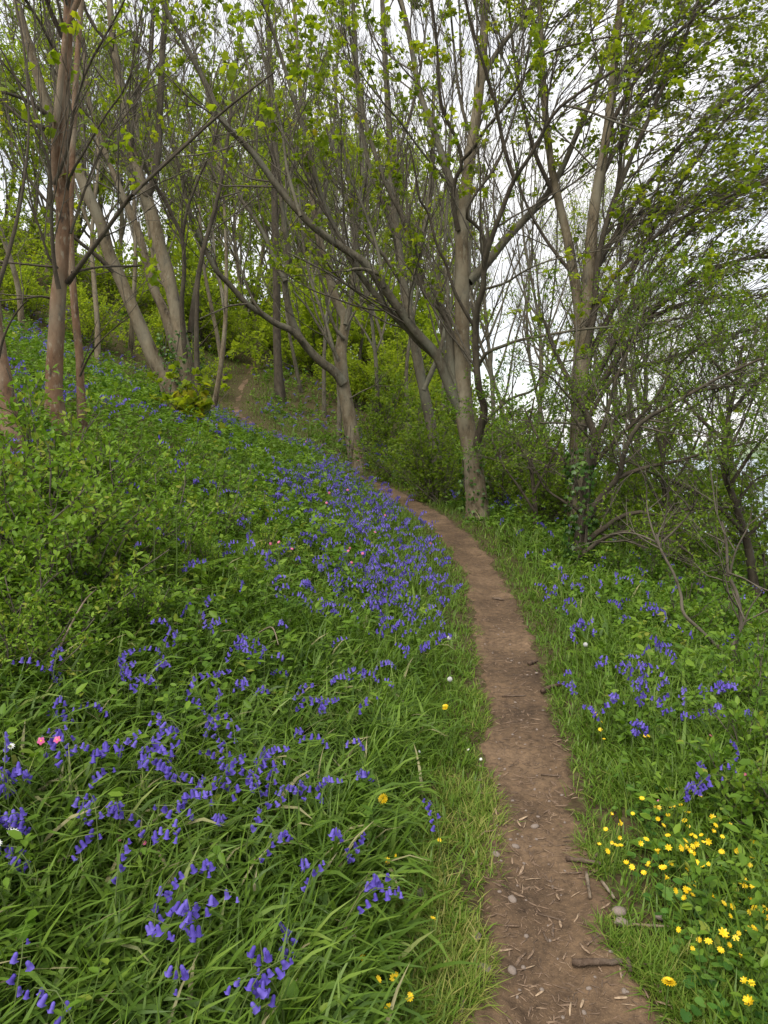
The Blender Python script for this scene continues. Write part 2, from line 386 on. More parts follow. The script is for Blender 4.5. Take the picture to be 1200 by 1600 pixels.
V, Q = grid_mesh(np.linspace(-3000, 9000, 30), np.linspace(-3000, 12000, 30), lambda x, y: x * 0 - 43.0)
tag(link('sea', Geo().add(V, Q).mesh('sea', M['sea'])), kind='structure')
hx = np.linspace(900, 2600, 60); hy = np.linspace(1500, 2900, 30)
V, Q = grid_mesh(hx, hy, lambda x, y: -47 + 75 * np.sin(np.clip((x - 900) / 1700, 0, 1) * math.pi) ** .6 * np.sin(np.clip((y - 1500) / 1400, 0, 1) * math.pi) * (.6 + .6 * fbm(x * .003, y * .003, 4)))
tag(link('hills', Geo().add(V, Q).mesh('hills', M['headland'])), kind='structure')

# ------------------------------------------------------------------ trees
def resample(P, R, K):
    P = np.asarray(P, float); R = np.asarray(R, float)
    seg = np.concatenate([[0], np.cumsum(np.linalg.norm(np.diff(P, axis=0), axis=1))])
    s = np.linspace(0, seg[-1], K)
    n = len(P); idx = np.clip(np.searchsorted(seg, s, 'right') - 1, 0, n - 2)
    f = ((s - seg[idx]) / (seg[idx + 1] - seg[idx] + 1e-9))[:, None]
    p0 = P[np.maximum(idx - 1, 0)]; p1 = P[idx]; p2 = P[idx + 1]; p3 = P[np.minimum(idx + 2, n - 1)]
    O = .5 * (2 * p1 + (p2 - p0) * f + (2 * p0 - 5 * p1 + 4 * p2 - p3) * f ** 2 + (3 * p1 - p0 - 3 * p2 + p3) * f ** 3)
    return O, np.interp(s, seg, R)

def limb(pts, d0, d1, r0, r1, K=None, bend=0.0):
    """pixel trace of a limb, forward distance going d0 -> d1, radius r0 -> r1 (metres)"""
    n = len(pts); t = np.linspace(0, 1, n)
    d = d0 + (d1 - d0) * t ** 1.2 + bend * np.sin(t * math.pi)
    P = [at(px, py, dd) for (px, py), dd in zip(pts, d)]
    R = r0 + (r1 - r0) * t ** .8 if np.isscalar(r0) else np.asarray(r0)
    L = sum(np.linalg.norm(P[k + 1] - P[k]) for k in range(n - 1))
    return resample(P, R, K or int(max(12, L * 7)))

def plen(P): return np.linalg.norm(np.diff(P, axis=1), axis=2).sum(1)

def spawn(P, R, counts, t0, t1, lo, hi, a0, a1, trop, K, rf, wig=.12, rmin=.0035, rel=True, lean=None):
    N = len(P); idx = np.repeat(np.arange(N), counts); n = len(idx)
    if n == 0: return np.zeros((0, K, 3)), np.zeros((0, K))
    Kp = P.shape[1]; t = rng.uniform(t0, t1, n); f = t * (Kp - 1); i = np.minimum(f.astype(int), Kp - 2); f = (f - i)[:, None]
    B = P[idx, i] * (1 - f) + P[idx, i + 1] * f; r = R[idx, i] * (1 - f[:, 0]) + R[idx, i + 1] * f[:, 0]
    T = norm(P[idx, i + 1] - P[idx, i])
    q = norm(np.cross(T, rng.normal(size=(n, 3))))
    a = rng.uniform(a0, a1, n)[:, None]
    D = norm(np.cos(a) * T + np.sin(a) * q)
    L = rng.uniform(lo, hi, n) * (plen(P)[idx] if rel else 1) * (1.15 - .6 * t)
    O = np.zeros((n, K, 3)); O[:, 0] = B; d = D
    for k in range(1, K):
        d = norm(d + np.asarray(trop) * (1.2 / (K - 1)) + rng.normal(0, wig, (n, 3)))
        O[:, k] = O[:, k - 1] + d * (L / (K - 1))[:, None]
    r0 = np.maximum(r * rf, rmin)
    return O, r0[:, None] * np.linspace(1, .35, K)[None].clip(.35)

def counts_for(P, per_m, mx=40):
    c = plen(P) * per_m; return np.clip(np.floor(c + rng.random(len(P))).astype(int), 0, mx)

def tips_leaves(g, P, proto, size, n=6, prob=.7, droop=.5, along=(.55, 1.0), spread=.06, vlo=0.0, vhi=.78):
    keep = rng.random(len(P)) < prob; P = P[keep]
    if not len(P): return
    N = len(P); cv = rng.uniform(vlo, vhi, N)
    idx = np.repeat(np.arange(N), n); t = rng.uniform(*along, len(idx)) if along[0] < along[1] else np.ones(len(idx))
    Kp = P.shape[1]; f = t * (Kp - 1); i = np.minimum(f.astype(int), Kp - 2); f = (f - i)[:, None]
    B = P[idx, i] * (1 - f) + P[idx, i + 1] * f
    T = norm(P[idx, -1] - P[idx, -2])
    D = norm(T * .5 + rng.normal(0, .75, (len(idx), 3)) - np.array([0, 0, droop]))
    B = B + D * spread * rng.random((len(idx), 1))
    v = np.clip(cv[idx] + rng.normal(0, .14, len(idx)), 0, 1)
    leaf_cloud(g, proto, B, D, rng.uniform(.65, 1.2, len(idx)) * size, .45, v)

def rough_trunk(P, R, s, knob=.1, flare=0.0):
    V, Q = tubes(P[None], R[None], s); K = len(P)
    W = V.reshape(K, s, 3); c = P[:, None]
    a = np.arange(s)[None] / s * 6.283; h = np.arange(K)[:, None]
    m = 1 + knob * (fbm(np.cos(a) * 1.5 + h * .35, np.sin(a) * 1.5 + h * .2, 77, 3) - .5) * 2
    if flare:
        tt = np.clip(1 - h / (K * .14), 0, 1) ** 2
        m = m + flare * tt * (.7 + .6 * np.cos(a * 3 + 1))
    return (c + (W - c) * m[:, :, None]).reshape(-1, 3), Q

def rooted(tr):
    P, R = tr[0], tr[1]; g = float(ground(P[0, 0], P[0, 1]))
    if P[0, 2] < g - .15 or P[0, 2] > g + 3: return tr
    d = P[2] - P[0]; k = (P[0, 2] - g + .25) / max(d[2], 1e-3); q = P[0] - d * min(k, 8) * np.array([.6, .6, 0]); q[2] = g - .25
    return resample(np.concatenate([[q], P]), np.concatenate([[R[0] * 1.12], R]), len(P) + 6)
NLEAF = [0, 0]; DEN = [1.45, 1.8, 2.6]
def make_tree(name, label, trunk_limbs, limbs, mats, group=None, trop=(0, 0, .5), l1=(1.5, .8, 2.2), l2=(2.4, .35, .9), l3=(3.2, .14, .42),
              leaf=LEAF_PALM, leaf_size=.07, leaf_n=6, leaf_prob=.6, leaf_mat='spring', flare=.5, droop=.5, cat='tree', s0=12, ang=(.35, .85), l2along=.25, trunk_branch=.35, levels=3, root_it=True):
    """trunk_limbs / limbs: lists of (P, R) polylines; parts: trunk, limb, twigs, crown"""
    if root_it: trunk_limbs = [rooted(q) for q in trunk_limbs]
    base = trunk_limbs[0][0][0]; root = empty(name, base); tag(root, label, cat, group)
    org = base
    for k, (P, R) in enumerate(trunk_limbs):
        V, Q = rough_trunk(P - org, R, s0, .15, flare)
        link('trunk', Geo().add(V, Q).mesh('trunk', M[mats[0]]), root)
    lm = [(q[2] if len(q) > 2 else mats[1]) for q in limbs]; limbs = [(q[0], q[1]) for q in limbs]
    for (P, R), m_ in zip(limbs, lm):
        V, Q = rough_trunk(P - org, R, 8, .06)
        link('limb', Geo().add(V, Q).mesh('limb', M[m_]), root)
    g = Geo(); K = 14
    allp = [resample(P, R, K) for P, R in limbs] + [resample(P[int(len(P) * trunk_branch):], R[int(len(P) * trunk_branch):], K) for P, R in trunk_limbs]
    P0 = np.array([p for p, _ in allp]); R0 = np.array([r for _, r in allp])
    P1, R1 = spawn(P0, R0, counts_for(P0, l1[0] * DEN[0]), .18, 1, l1[1] * 1.35, l1[2] * 1.35, ang[0], ang[1], trop, 7, .4, .11, .006, rel=False)
    R1 = np.minimum(R1, .014)
    P2, R2 = spawn(P1, R1, counts_for(P1, l2[0] * DEN[1]), l2along, 1, l2[1] * 1.3, l2[2] * 1.3, .3, .85, np.asarray(trop) * 1.1, 4, .6, .11, .0036, rel=False)
    P3, R3 = spawn(P2, R2, counts_for(P2, l3[0] * DEN[2]), .15, 1, l3[1], l3[2], .3, .85, np.asarray(trop) * 1.1, 2, .65, .12, .0026, rel=False)
    for PP, RR, s in ((P1, R1, 4), (P2, R2, 3), (P3, R3, 3))[:levels]:
        if len(PP):
            V, Q = tubes(PP - org, RR, s); g.add(V, Q); NLEAF[1] += len(Q) * 2
    tag(link('twigs', g.mesh('twigs', M[mats[2]]), root), kind='stuff')
    gl = Geo()
    for PP, pr in ((P3, leaf_prob), (P2, leaf_prob)):
        if len(PP): tips_leaves(gl, PP - org, leaf, leaf_size, leaf_n, pr, droop)
    if gl.n:
        tag(link('crown', gl.mesh('crown', M[leaf_mat], smooth=False), root), kind='stuff'); NLEAF[0] += gl.n
    return root

# --- slim reddish tree by the camera, left
T = 7.0
tr1 = limb([(93, 715), (86, 640), (84, 600), (90, 480), (97, 400), (98, 300), (97, 220), (100, 140), (105, 60), (110, -60), (114, -220)], T, T,
           [.11, .092, .083, .072, .065, .06, .056, .052, .048, .04, .028], 0, K=60)
make_tree('slender_tree', 'slim reddish-brown trunk flecked with pale lichen, rising from the shrubs beside a thin stem', [tr1], [
    limb([(97, 330), (88, 290), (86, 230), (90, 170), (98, 100), (106, 40), (122, 0), (142, -60), (160, -140)], T, 6.7, .04, .022) + ('bark_red',),
    limb([(106, 442), (125, 415), (160, 368), (200, 312), (220, 292), (300, 218), (360, 165), (430, 112)], T, 5.9, .028, .007),
    limb([(208, 305), (250, 260), (300, 215), (340, 180)], 6.4, 6.8, .014, .005),
    limb([(92, 452), (85, 415), (81, 360), (80, 300), (75, 250), (50, 190), (20, 110), (-10, 60)], 6.9, 6.4, .024, .007),
    limb([(90, 420), (75, 400), (65, 365), (50, 320), (38, 250), (20, 170)], 6.9, 6.6, .016, .005),
    limb([(84, 288), (105, 235), (116, 170), (135, 110), (165, 55), (195, 0), (215, -50)], 6.9, 6.3, .018, .006),
    limb([(104, 300), (112, 270), (130, 240), (165, 180), (200, 130), (210, 70)], 7, 6.5, .016, .005),
    limb([(110, 365), (135, 290), (160, 230), (200, 175), (240, 120)], 7, 7.2, .014, .005),
    limb([(84, 417), (60, 415), (30, 412), (-20, 408)], 7, 6.8, .013, .007),
    limb([(78, 466), (62, 463), (40, 466), (-10, 471)], 7, 6.6, .013, .006),
    limb([(112, 426), (150, 418), (185, 416), (222, 415)], 7.1, 8.0, .013, .008),
    limb([(100, 60), (80, 20), (60, -40), (30, -120)], 7, 6.6, .03, .01),
    limb([(90, 250), (60, 195), (45, 130), (35, 60), (20, -20)], 7, 7.2, .02, .008),
], ('bark_red', 'bark_dark', 'twig'), trop=(0, -.02, .5), l1=(1.6, .5, 1.4), l2=(1.9, .25, .6), l3=(1.6, .1, .28), leaf=LEAF_LOBED, leaf_size=.075, leaf_n=6, leaf_prob=.10, flare=.35, trunk_branch=.5)
st = limb([(128, 640), (126, 605), (123, 545), (114, 450), (110, 350), (113, 250), (119, 120), (127, 0), (135, -120)], 7.4, 7.6, .048, .022, K=40)
make_tree('sapling', 'thin brown stem growing close behind the slim lichen-flecked trunk', [st], [
    limb([(125, 588), (140, 556), (160, 530), (185, 508), (203, 495)], 7.35, 6.9, .012, .004),
    limb([(126, 575), (138, 545), (145, 520), (152, 500)], 7.35, 7.3, .008, .003)], ('bark_red', 'bark_dark', 'twig'), l1=(.9, .3, .9), l2=(1.6, .2, .5), l3=(1.5, .08, .2),
    leaf=LEAF_LOBED, leaf_size=.085, leaf_n=5, leaf_prob=.28, flare=.2)
st = limb([(22, 700), (12, 655), (4, 600), (-4, 545), (-20, 450), (-50, 300), (-80, 100)], 5.6, 5.8, .095, .045, K=40)
make_tree('leaning_tree', 'leaning red-brown tree foot cut off by the photo edge above the shrubs', [st], [
    limb([(-2, 560), (5, 530), (18, 500), (34, 478), (45, 468)], 5.6, 5.4, .012, .004),
    limb([(16, 640), (20, 615), (17, 595), (10, 575)], 5.5, 5.5, .012, .005),
    limb([(-14, 480), (15, 390), (35, 300), (45, 200), (40, 90)], 5.7, 5.9, .02, .006)], ('bark_red', 'bark_dark', 'twig'), l1=(1.0, .3, .9), l2=(1.5, .2, .5), l3=(1.5, .08, .2),
    leaf=LEAF_LOBED, leaf_size=.075, leaf_n=4, leaf_prob=.2, flare=.5, trunk_branch=.6)

# --- clump of leaning stems, left of the far path
T = 13.5
A = limb([(275, 640), (262, 600), (240, 560), (215, 500), (190, 440), (172, 400), (158, 350), (140, 310), (108, 235), (78, 180), (60, 120), (42, 60), (26, 0), (8, -90)], T, 12.6,
         [.19, .165, .14, .12, .115, .11, .105, .10, .095, .085, .078, .07, .06, .045], 0, K=60)
B = limb([(300, 640), (295, 590), (285, 540), (276, 490), (263, 430), (251, 390), (240, 340), (228, 305), (215, 265), (205, 230), (195, 170), (182, 100), (174, 40), (168, -60)], T, 13.8,
         [.18, .15, .135, .125, .12, .115, .11, .10, .09, .082, .075, .068, .06, .05], 0, K=60)
Cc = limb([(296, 630), (290, 590), (272, 540), (258, 490), (240, 450), (228, 410), (219, 370), (203, 330), (188, 295), (165, 240), (140, 160), (130, 60)], 13.9, 15, .125, .04, K=50)
make_tree('multi_stem_tree', 'clump of thick tan stems fanning out from one ivy-covered foot, left of the path', [A, B, Cc], [
    limb([(228, 308), (240, 285), (246, 245), (249, 190), (252, 120), (256, 50), (262, -30)], 13.6, 13.9, .085, .05),
    limb([(178, 425), (160, 408), (140, 390), (118, 373), (95, 340), (60, 300), (20, 250)], 13.2, 12.4, .05, .015),
    limb([(80, 185), (55, 165), (25, 150), (-15, 140)], 12.8, 12, .05, .02),
    limb([(85, 195), (70, 200), (40, 190), (0, 155), (-30, 130)], 12.8, 12.8, .04, .015),
    limb([(290, 560), (284, 480), (288, 420), (284, 370), (268, 335), (250, 300), (235, 275), (215, 240)], 13.2, 12.5, .05, .02),
    limb([(285, 372), (292, 330), (310, 280), (335, 220), (350, 150)], 13.0, 12.6, .035, .012),
    limb([(297, 520), (305, 460), (318, 390), (335, 330), (350, 260), (360, 180), (372, 80)], 13.8, 14.6, .06, .025),
    limb([(200, 200), (215, 150), (235, 90), (240, 20), (245, -50)], 13.8, 14.2, .045, .02),
    limb([(185, 110), (170, 70), (140, 30), (120, -30)], 13.8, 13.4, .045, .02),
    limb([(240, 350), (225, 310), (222, 270), (235, 215)], 13.7, 14.5, .035, .012),
    limb([(222, 415), (200, 417), (180, 422), (150, 430)], 13.6, 13, .02, .009),
], ('bark_tan', 'bark_dark', 'twig'), l1=(1.4, .9, 2.4), l2=(2.0, .4, 1.0), l3=(2.2, .18, .5), leaf_prob=.08, leaf_n=7, leaf_size=.085, flare=.25)
st = limb([(309, 625), (308, 580), (307, 520), (308, 470), (311, 425)], 12.9, 12.9, .062, .03, K=24)
make_tree('dead_stem', 'dark broken upright stem standing against the clump of leaning stems', [st], [limb([(308, 545), (330, 520), (348, 495)], 12.9, 12.4, .012, .005)],
          ('bark_dark', 'bark_dark', 'twig'), l1=(.5, .15, .4), l2=(.3, .1, .3), l3=(.3, .1, .2), leaf_prob=0, flare=.2)

# --- slim upright tree beside the far path
st = limb([(438, 640), (437, 612), (434, 560), (432, 500), (432, 430), (430, 350), (428, 250), (425, 150), (420, 50), (415, -60)], 31, 31, [.26, .21, .18, .17, .165, .15, .13, .11, .09, .06], 0, K=40)
make_tree('upright_tree', 'single straight dark trunk standing just right of the far path', [st], [
    limb([(432, 430), (420, 380), (405, 320), (395, 240), (392, 150)], 31, 30, .06, .03), limb([(430, 350), (445, 300), (462, 230), (470, 150)], 31, 31, .06, .03)],
    ('bark_dark', 'bark_dark', 'twig'), l1=(.9, 1, 3), l2=(1.2, .5, 1.3), l3=(1.3, .25, .6), leaf=LEAF_SMALL, leaf_prob=.5, leaf_size=.16, leaf_mat='far', leaf_n=5)

# --- forked tree right beside the path bend
T = 19.5
st = limb([(560, 735), (556, 710), (550, 680), (543, 640), (535, 590), (533, 550), (537, 520), (540, 500), (530, 480), (520, 455), (514, 430), (506, 405), (499, 375), (491, 325), (482, 250), (470, 150), (462, 40), (455, -60)], T, T + .8,
          [.25, .215, .2, .185, .17, .16, .15, .14, .12, .115, .11, .105, .1, .09, .08, .065, .055, .04], 0, K=70)
make_tree('forked_tree', 'tan forked tree whose long grey limb sweeps up to the left across the far path', [st], [
    limb([(537, 600), (522, 580), (505, 568), (488, 552), (470, 530), (456, 500), (448, 465), (445, 435), (451, 400), (446, 365), (440, 315), (433, 250), (425, 180), (418, 90)], T, 18.6, .135, .05),
    limb([(446, 440), (432, 412), (415, 372), (392, 332), (373, 305), (352, 250), (330, 180), (318, 100)], 19, 19.8, .075, .025),
    limb([(472, 532), (455, 516), (432, 506), (410, 491), (386, 475), (360, 446), (340, 425), (320, 390), (304, 360), (294, 325), (285, 280), (270, 225), (258, 150), (250, 80)], 19.1, 17.2, .095, .035),
    limb([(411, 490), (396, 470), (377, 422), (366, 380), (350, 345), (330, 300)], 18.5, 18.3, .04, .015),
    limb([(386, 475), (360, 478), (335, 488), (312, 498)], 18.3, 17.6, .03, .012),
    limb([(541, 508), (547, 475), (552, 440), (555, 400), (560, 330), (566, 255), (560, 160), (555, 60)], T, 20, .09, .04),
    limb([(540, 530), (525, 515), (512, 480), (508, 455), (500, 430), (490, 395), (485, 350)], T, 19, .055, .02),
    limb([(530, 565), (517, 540), (497, 508), (480, 480), (458, 455)], 19.3, 19, .055, .018),
    limb([(541, 515), (550, 495), (565, 475), (590, 455), (600, 430)], T, 19, .04, .015),
    limb([(548, 622), (565, 612), (585, 602), (597, 585)], T, 18.5, .025, .01),
    limb([(495, 350), (510, 290), (520, 220), (525, 140), (528, 50)], 19.9, 20.3, .06, .03),
    limb([(440, 315), (455, 270), (470, 200), (480, 120)], 18.7, 18.3, .045, .02),
], ('bark_tan', 'bark_grey', 'twig'), l1=(1.4, 1.1, 3.0), l2=(1.8, .5, 1.2), l3=(1.9, .2, .6), leaf=LEAF_PALM, leaf_prob=.09, leaf_size=.105, leaf_n=7, flare=.2)

# --- main tree right of the path
T = 12.0
st = limb([(748, 830), (747, 800), (742, 750), (735, 700), (727, 650), (724, 600), (722, 550), (722, 500), (722, 450), (722, 400), (722, 350), (730, 285), (738, 220), (748, 150), (755, 80), (757, 0), (760, -100), (765, -240)], T, T,
          [.24, .185, .168, .152, .148, .142, .135, .128, .122, .116, .11, .098, .088, .078, .07, .06, .05, .035], 0, K=90)
make_tree('main_tree', 'pale grey-barked tree right of the path bend, limbs fanning wide from low down', [st], [
    limb([(727, 655), (710, 622), (693, 580), (680, 552), (652, 522), (626, 487), (600, 450), (575, 415), (540, 390), (510, 370), (480, 345), (440, 300), (400, 245), (370, 213), (345, 185), (320, 130), (290, 70), (262, 20), (240, -40)], T, 10.2, .098, .026),
    limb([(724, 630), (704, 590), (680, 556), (655, 535), (635, 512), (612, 490), (588, 462), (562, 428), (545, 400), (520, 350), (500, 300), (480, 225), (455, 140), (430, 60), (408, -10)], T, 11.2, .074, .024),
    limb([(594, 430), (575, 422), (556, 420), (541, 424)], 11.3, 10.9, .032, .018),
    limb([(708, 600), (704, 550), (700, 505), (688, 482), (668, 462), (656, 432), (650, 400), (640, 370), (625, 330), (600, 280), (580, 220), (562, 150), (555, 60), (550, -30)], T, 12.8, .075, .03),
    limb([(744, 700), (752, 665), (757, 640), (748, 605), (743, 545), (744, 505), (746, 480), (755, 450), (757, 412), (764, 385), (780, 340), (800, 288), (812, 268), (832, 238), (852, 200), (872, 170), (910, 142), (960, 110)], 11.85, 9.6, .07, .018) + ('bark_dark',),
    limb([(804, 280), (788, 232), (776, 172), (764, 130), (752, 88), (737, 40), (726, -10)], 10.7, 10, .034, .014) + ('bark_dark',),
    limb([(757, 410), (757, 375), (745, 352), (733, 345), (728, 330), (745, 300), (775, 260), (795, 205), (812, 150), (830, 60)], 11.2, 10.4, .034, .012) + ('bark_dark',),
    limb([(744, 515), (724, 482), (708, 450), (697, 412), (682, 382), (670, 335), (655, 310), (649, 270), (640, 230)], 11.7, 11, .03, .012) + ('bark_dark',),
    limb([(716, 360), (708, 320), (710, 285), (722, 255), (712, 215), (692, 172), (685, 122), (682, 60), (672, -10)], 11.9, 10.8, .042, .016) + ('bark_dark',),
    limb([(722, 250), (740, 232), (756, 205), (790, 165), (820, 120), (850, 85), (930, 62), (1010, 50)], 11.5, 9.8, .03, .01) + ('bark_dark',),
    limb([(705, 292), (680, 262), (650, 225), (625, 190), (590, 150), (560, 110)], 11.7, 10.5, .022, .008),
    limb([(733, 440), (760, 412), (792, 372), (830, 332), (852, 308), (880, 260), (905, 200), (930, 140), (950, 70)], T, 13, .085, .035),
    limb([(750, 135), (770, 92), (800, 50), (830, 10), (870, -50)], T, 12, .05, .025),
    limb([(723, 335), (706, 290), (690, 240), (672, 190), (655, 140), (640, 60), (622, -20)], T, 12.6, .075, .035),
    limb([(752, 668), (775, 642), (800, 622), (835, 609), (846, 585), (872, 568), (910, 560)], 11.8, 10.6, .03, .011),
    limb([(754, 680), (780, 652), (810, 640), (836, 622)], 11.8, 11, .02, .008),
    limb([(746, 575), (760, 552), (788, 540), (810, 532), (842, 526), (900, 516), (960, 510), (1050, 500), (1110, 488)], 11.8, 9.4, .036, .01),
    limb([(746, 545), (758, 530), (768, 518)], 11.8, 11.5, .016, .007),
    limb([(756, 452), (790, 442), (815, 426), (850, 410), (910, 396), (980, 385)], 11.3, 10, .022, .008),
    limb([(740, 225), (725, 180), (715, 130), (708, 60), (700, -30)], T, 12.3, .035, .015),
    limb([(470, 338), (450, 270), (440, 200), (420, 120), (395, 30)], 10.9, 11.2, .03, .012),
    limb([(370, 213), (390, 150), (385, 90), (360, 20)], 10.6, 10.8, .02, .009),
    limb([(600, 450), (590, 390), (570, 330), (545, 270), (530, 190), (520, 100)], 11.4, 11.8, .032, .012),
    limb([(880, 165), (915, 172), (960, 190), (1010, 205), (1080, 215)], 9.9, 9.2, .02, .007),
], ('bark_tan', 'bark_grey', 'twig'), l1=(1.7, .7, 2.0), l2=(2.3, .3, .85), l3=(2.2, .13, .42), leaf=LEAF_PALM, leaf_prob=.13, leaf_size=.09, leaf_n=8, flare=.3, trunk_branch=.45)

# --- tall grey tree behind the main tree
st = limb([(690, 760), (680, 700), (662, 610), (645, 520), (632, 450), (624, 395), (617, 340), (612, 260), (606, 160), (600, 60), (595, -60)], 15.5, 16, [.13, .12, .11, .10, .095, .09, .085, .075, .065, .055, .04], 0, K=50)
make_tree('tall_tree', 'tall dark-grey trunk leaning left close behind the pale main tree', [st], [
    limb([(645, 520), (640, 470), (655, 400), (668, 330), (675, 240), (678, 140)], 15.6, 16, .07, .03),
    limb([(620, 370), (600, 320), (575, 250), (560, 160), (548, 60)], 15.8, 15.4, .06, .025),
    limb([(632, 450), (600, 400), (560, 350), (530, 280), (510, 200)], 15.7, 15, .05, .02),
    limb([(612, 260), (635, 200), (655, 120), (668, 20)], 15.9, 16.5, .05, .02),
    limb([(662, 610), (690, 540), (700, 470), (695, 390), (700, 300), (705, 200)], 15.5, 16.5, .06, .025),
], ('bark_grey', 'bark_grey', 'twig'), l1=(1.4, 1, 2.6), l2=(1.8, .45, 1.1), l3=(1.7, .2, .55), leaf_prob=.1, leaf_size=.085, leaf_n=4)

# --- spreading tree at the right, wind-swept to the sea
T = 11.3
tA = limb([(908, 880), (907, 800), (905, 700), (906, 610), (912, 555), (918, 500), (921, 430), (926, 350), (936, 280), (950, 200), (960, 100), (970, 0), (978, -120)], T, 11.6, [.19, .16, .14, .125, .115, .11, .1, .09, .08, .072, .062, .05, .035], 0, K=60)
tB = limb([(900, 860), (898, 760), (902, 650), (905, 560), (905, 490), (896, 430), (886, 370), (872, 310), (860, 250), (850, 150), (845, 50), (840, -60)], 11.6, 12.4, .13, .04, K=50)
make_tree('windswept_tree', 'twin-trunked tan tree at the right, branches streaming out over the drop to the sea', [tA, tB], [
    limb([(912, 560), (928, 490), (934, 410), (952, 335), (985, 250), (1030, 150), (1070, 60), (1100, -30)], 11.3, 11, .062, .02),
    limb([(908, 650), (955, 575), (1008, 500), (1042, 468), (1092, 430), (1150, 408), (1225, 398)], 11.3, 10, .06, .018),
    limb([(910, 630), (955, 545), (1000, 455), (1050, 392), (1100, 342), (1160, 302), (1235, 260)], 11.3, 10.6, .055, .018),
    limb([(915, 570), (958, 482), (990, 420), (1030, 340), (1080, 260), (1140, 180), (1215, 100)], 11.4, 11.2, .055, .018),
    limb([(906, 680), (960, 590), (1040, 562), (1120, 532), (1215, 500)], 11.2, 9.8, .045, .014),
    limb([(918, 510), (960, 432), (1010, 382), (1080, 332), (1205, 282)], 11.3, 10.2, .045, .014),
    limb([(921, 440), (960, 370), (1010, 290), (1070, 220), (1150, 150), (1230, 110)], 11.4, 11.8, .045, .015),
    limb([(936, 285), (970, 220), (1020, 150), (1080, 90), (1150, 40)], 11.5, 12, .04, .014),
    limb([(905, 700), (970, 650), (1050, 620), (1130, 605), (1220, 590)], 11.2, 9.5, .04, .012),
    limb([(950, 205), (990, 130), (1050, 60), (1110, 10), (1180, -40)], 11.5, 10.5, .04, .014),
    limb([(870, 310), (840, 250), (820, 180), (805, 100), (795, 10)], 12.1, 12.3, .045, .02),
    limb([(896, 430), (850, 370), (815, 300), (800, 220)], 11.9, 12.4, .035, .015),
    limb([(918, 480), (940, 380), (965, 290), (975, 180), (990, 60)], 11.4, 12, .05, .02),
    limb([(1008, 500), (1080, 470), (1150, 465), (1230, 455)], 10.9, 9.6, .03, .01),
    limb([(1030, 340), (1100, 300), (1170, 250), (1240, 190)], 11.3, 10.5, .03, .01),
], ('bark_tan', 'bark_dark', 'twig'), trop=(.38, -.05, .06), l1=(2.7, .8, 2.0), l2=(3.3, .35, .85), l3=(3.2, .14, .42), leaf=LEAF_PALM, leaf_prob=.21, leaf_size=.066, leaf_n=7, leaf_mat='spring', droop=.3, flare=.3, trunk_branch=.5)

# --- hawthorn thicket at the right
T = 8.6
def haw(name, label, trunk, limbs, dens=1.0, lp=.75, **kw):
    a = dict(trop=(.05, 0, .1), l1=(3.3 * dens, .4, 1.2), l2=(4.2 * dens, .2, .55), l3=(3.8 * dens, .08, .28), leaf=LEAF_SMALL, leaf_prob=lp, leaf_size=.042, leaf_n=6,
             leaf_mat='haw', droop=.1, flare=.25, ang=(.5, 1.2), cat='shrub', trunk_branch=.25, s0=10)
    a.update(kw)
    return make_tree(name, label, trunk, limbs, ('bark_dark', 'bark_dark', 'twig'), **a)
haw('hawthorn', 'tangled hawthorn with crooked dark limbs and ivy, right of the pale main tree', [
    limb([(900, 905), (905, 850), (912, 790), (922, 730), (930, 690), (915, 645), (892, 600), (870, 555), (850, 500)], T, 8.9, .085, .02, K=40)], [
    limb([(902, 880), (918, 845), (945, 825), (968, 808), (1000, 800), (1040, 806), (1085, 792)], T, 8.0, .05, .012),
    limb([(908, 830), (930, 790), (950, 765), (968, 742), (976, 705), (1000, 662), (1050, 632), (1120, 592), (1190, 560)], T, 7.6, .055, .012),
    limb([(905, 870), (950, 838), (1000, 830), (1050, 845), (1085, 870)], 8.4, 7.4, .03, .01),
    limb([(912, 790), (895, 745), (868, 705), (845, 690), (820, 640)], T, 8.9, .03, .01),
    limb([(925, 710), (945, 660), (960, 600), (985, 540), (1010, 480)], 8.7, 8.9, .035, .01),
    limb([(968, 745), (1010, 730), (1060, 720), (1110, 705), (1180, 690)], 8.3, 7.6, .03, .009),
    limb([(920, 735), (955, 695), (1010, 640), (1060, 570), (1120, 520)], 8.7, 8.4, .035, .01),
    limb([(910, 800), (875, 780), (850, 760), (830, 720)], 8.6, 8.6, .022, .008)])
haw('hawthorn', 'dense hawthorn hanging over the sea view at the photo edge', [
    limb([(1180, 930), (1170, 860), (1150, 790), (1130, 730), (1135, 670), (1150, 600), (1160, 540)], 8.4, 8.6, .06, .015, K=36)], [
    limb([(1160, 830), (1120, 790), (1070, 760), (1020, 740), (980, 720)], 8.4, 8.2, .03, .008),
    limb([(1140, 760), (1180, 700), (1230, 650)], 8.4, 8, .03, .009),
    limb([(1135, 690), (1090, 650), (1050, 600), (1010, 570)], 8.5, 8.8, .03, .008),
    limb([(1145, 640), (1190, 590), (1250, 550)], 8.5, 8.2, .025, .008),
    limb([(1165, 840), (1210, 800), (1260, 780)], 8.4, 8, .025, .008),
    limb([(1150, 600), (1110, 560), (1080, 510), (1060, 460)], 8.5, 8.7, .02, .007), limb([(1150, 790), (1180, 750), (1215, 740), (1260, 735)], 8.4, 8.0, .02, .006), limb([(1140, 700), (1170, 640), (1195, 560), (1200, 480)], 8.5, 8.6, .02, .006)], dens=1.1)
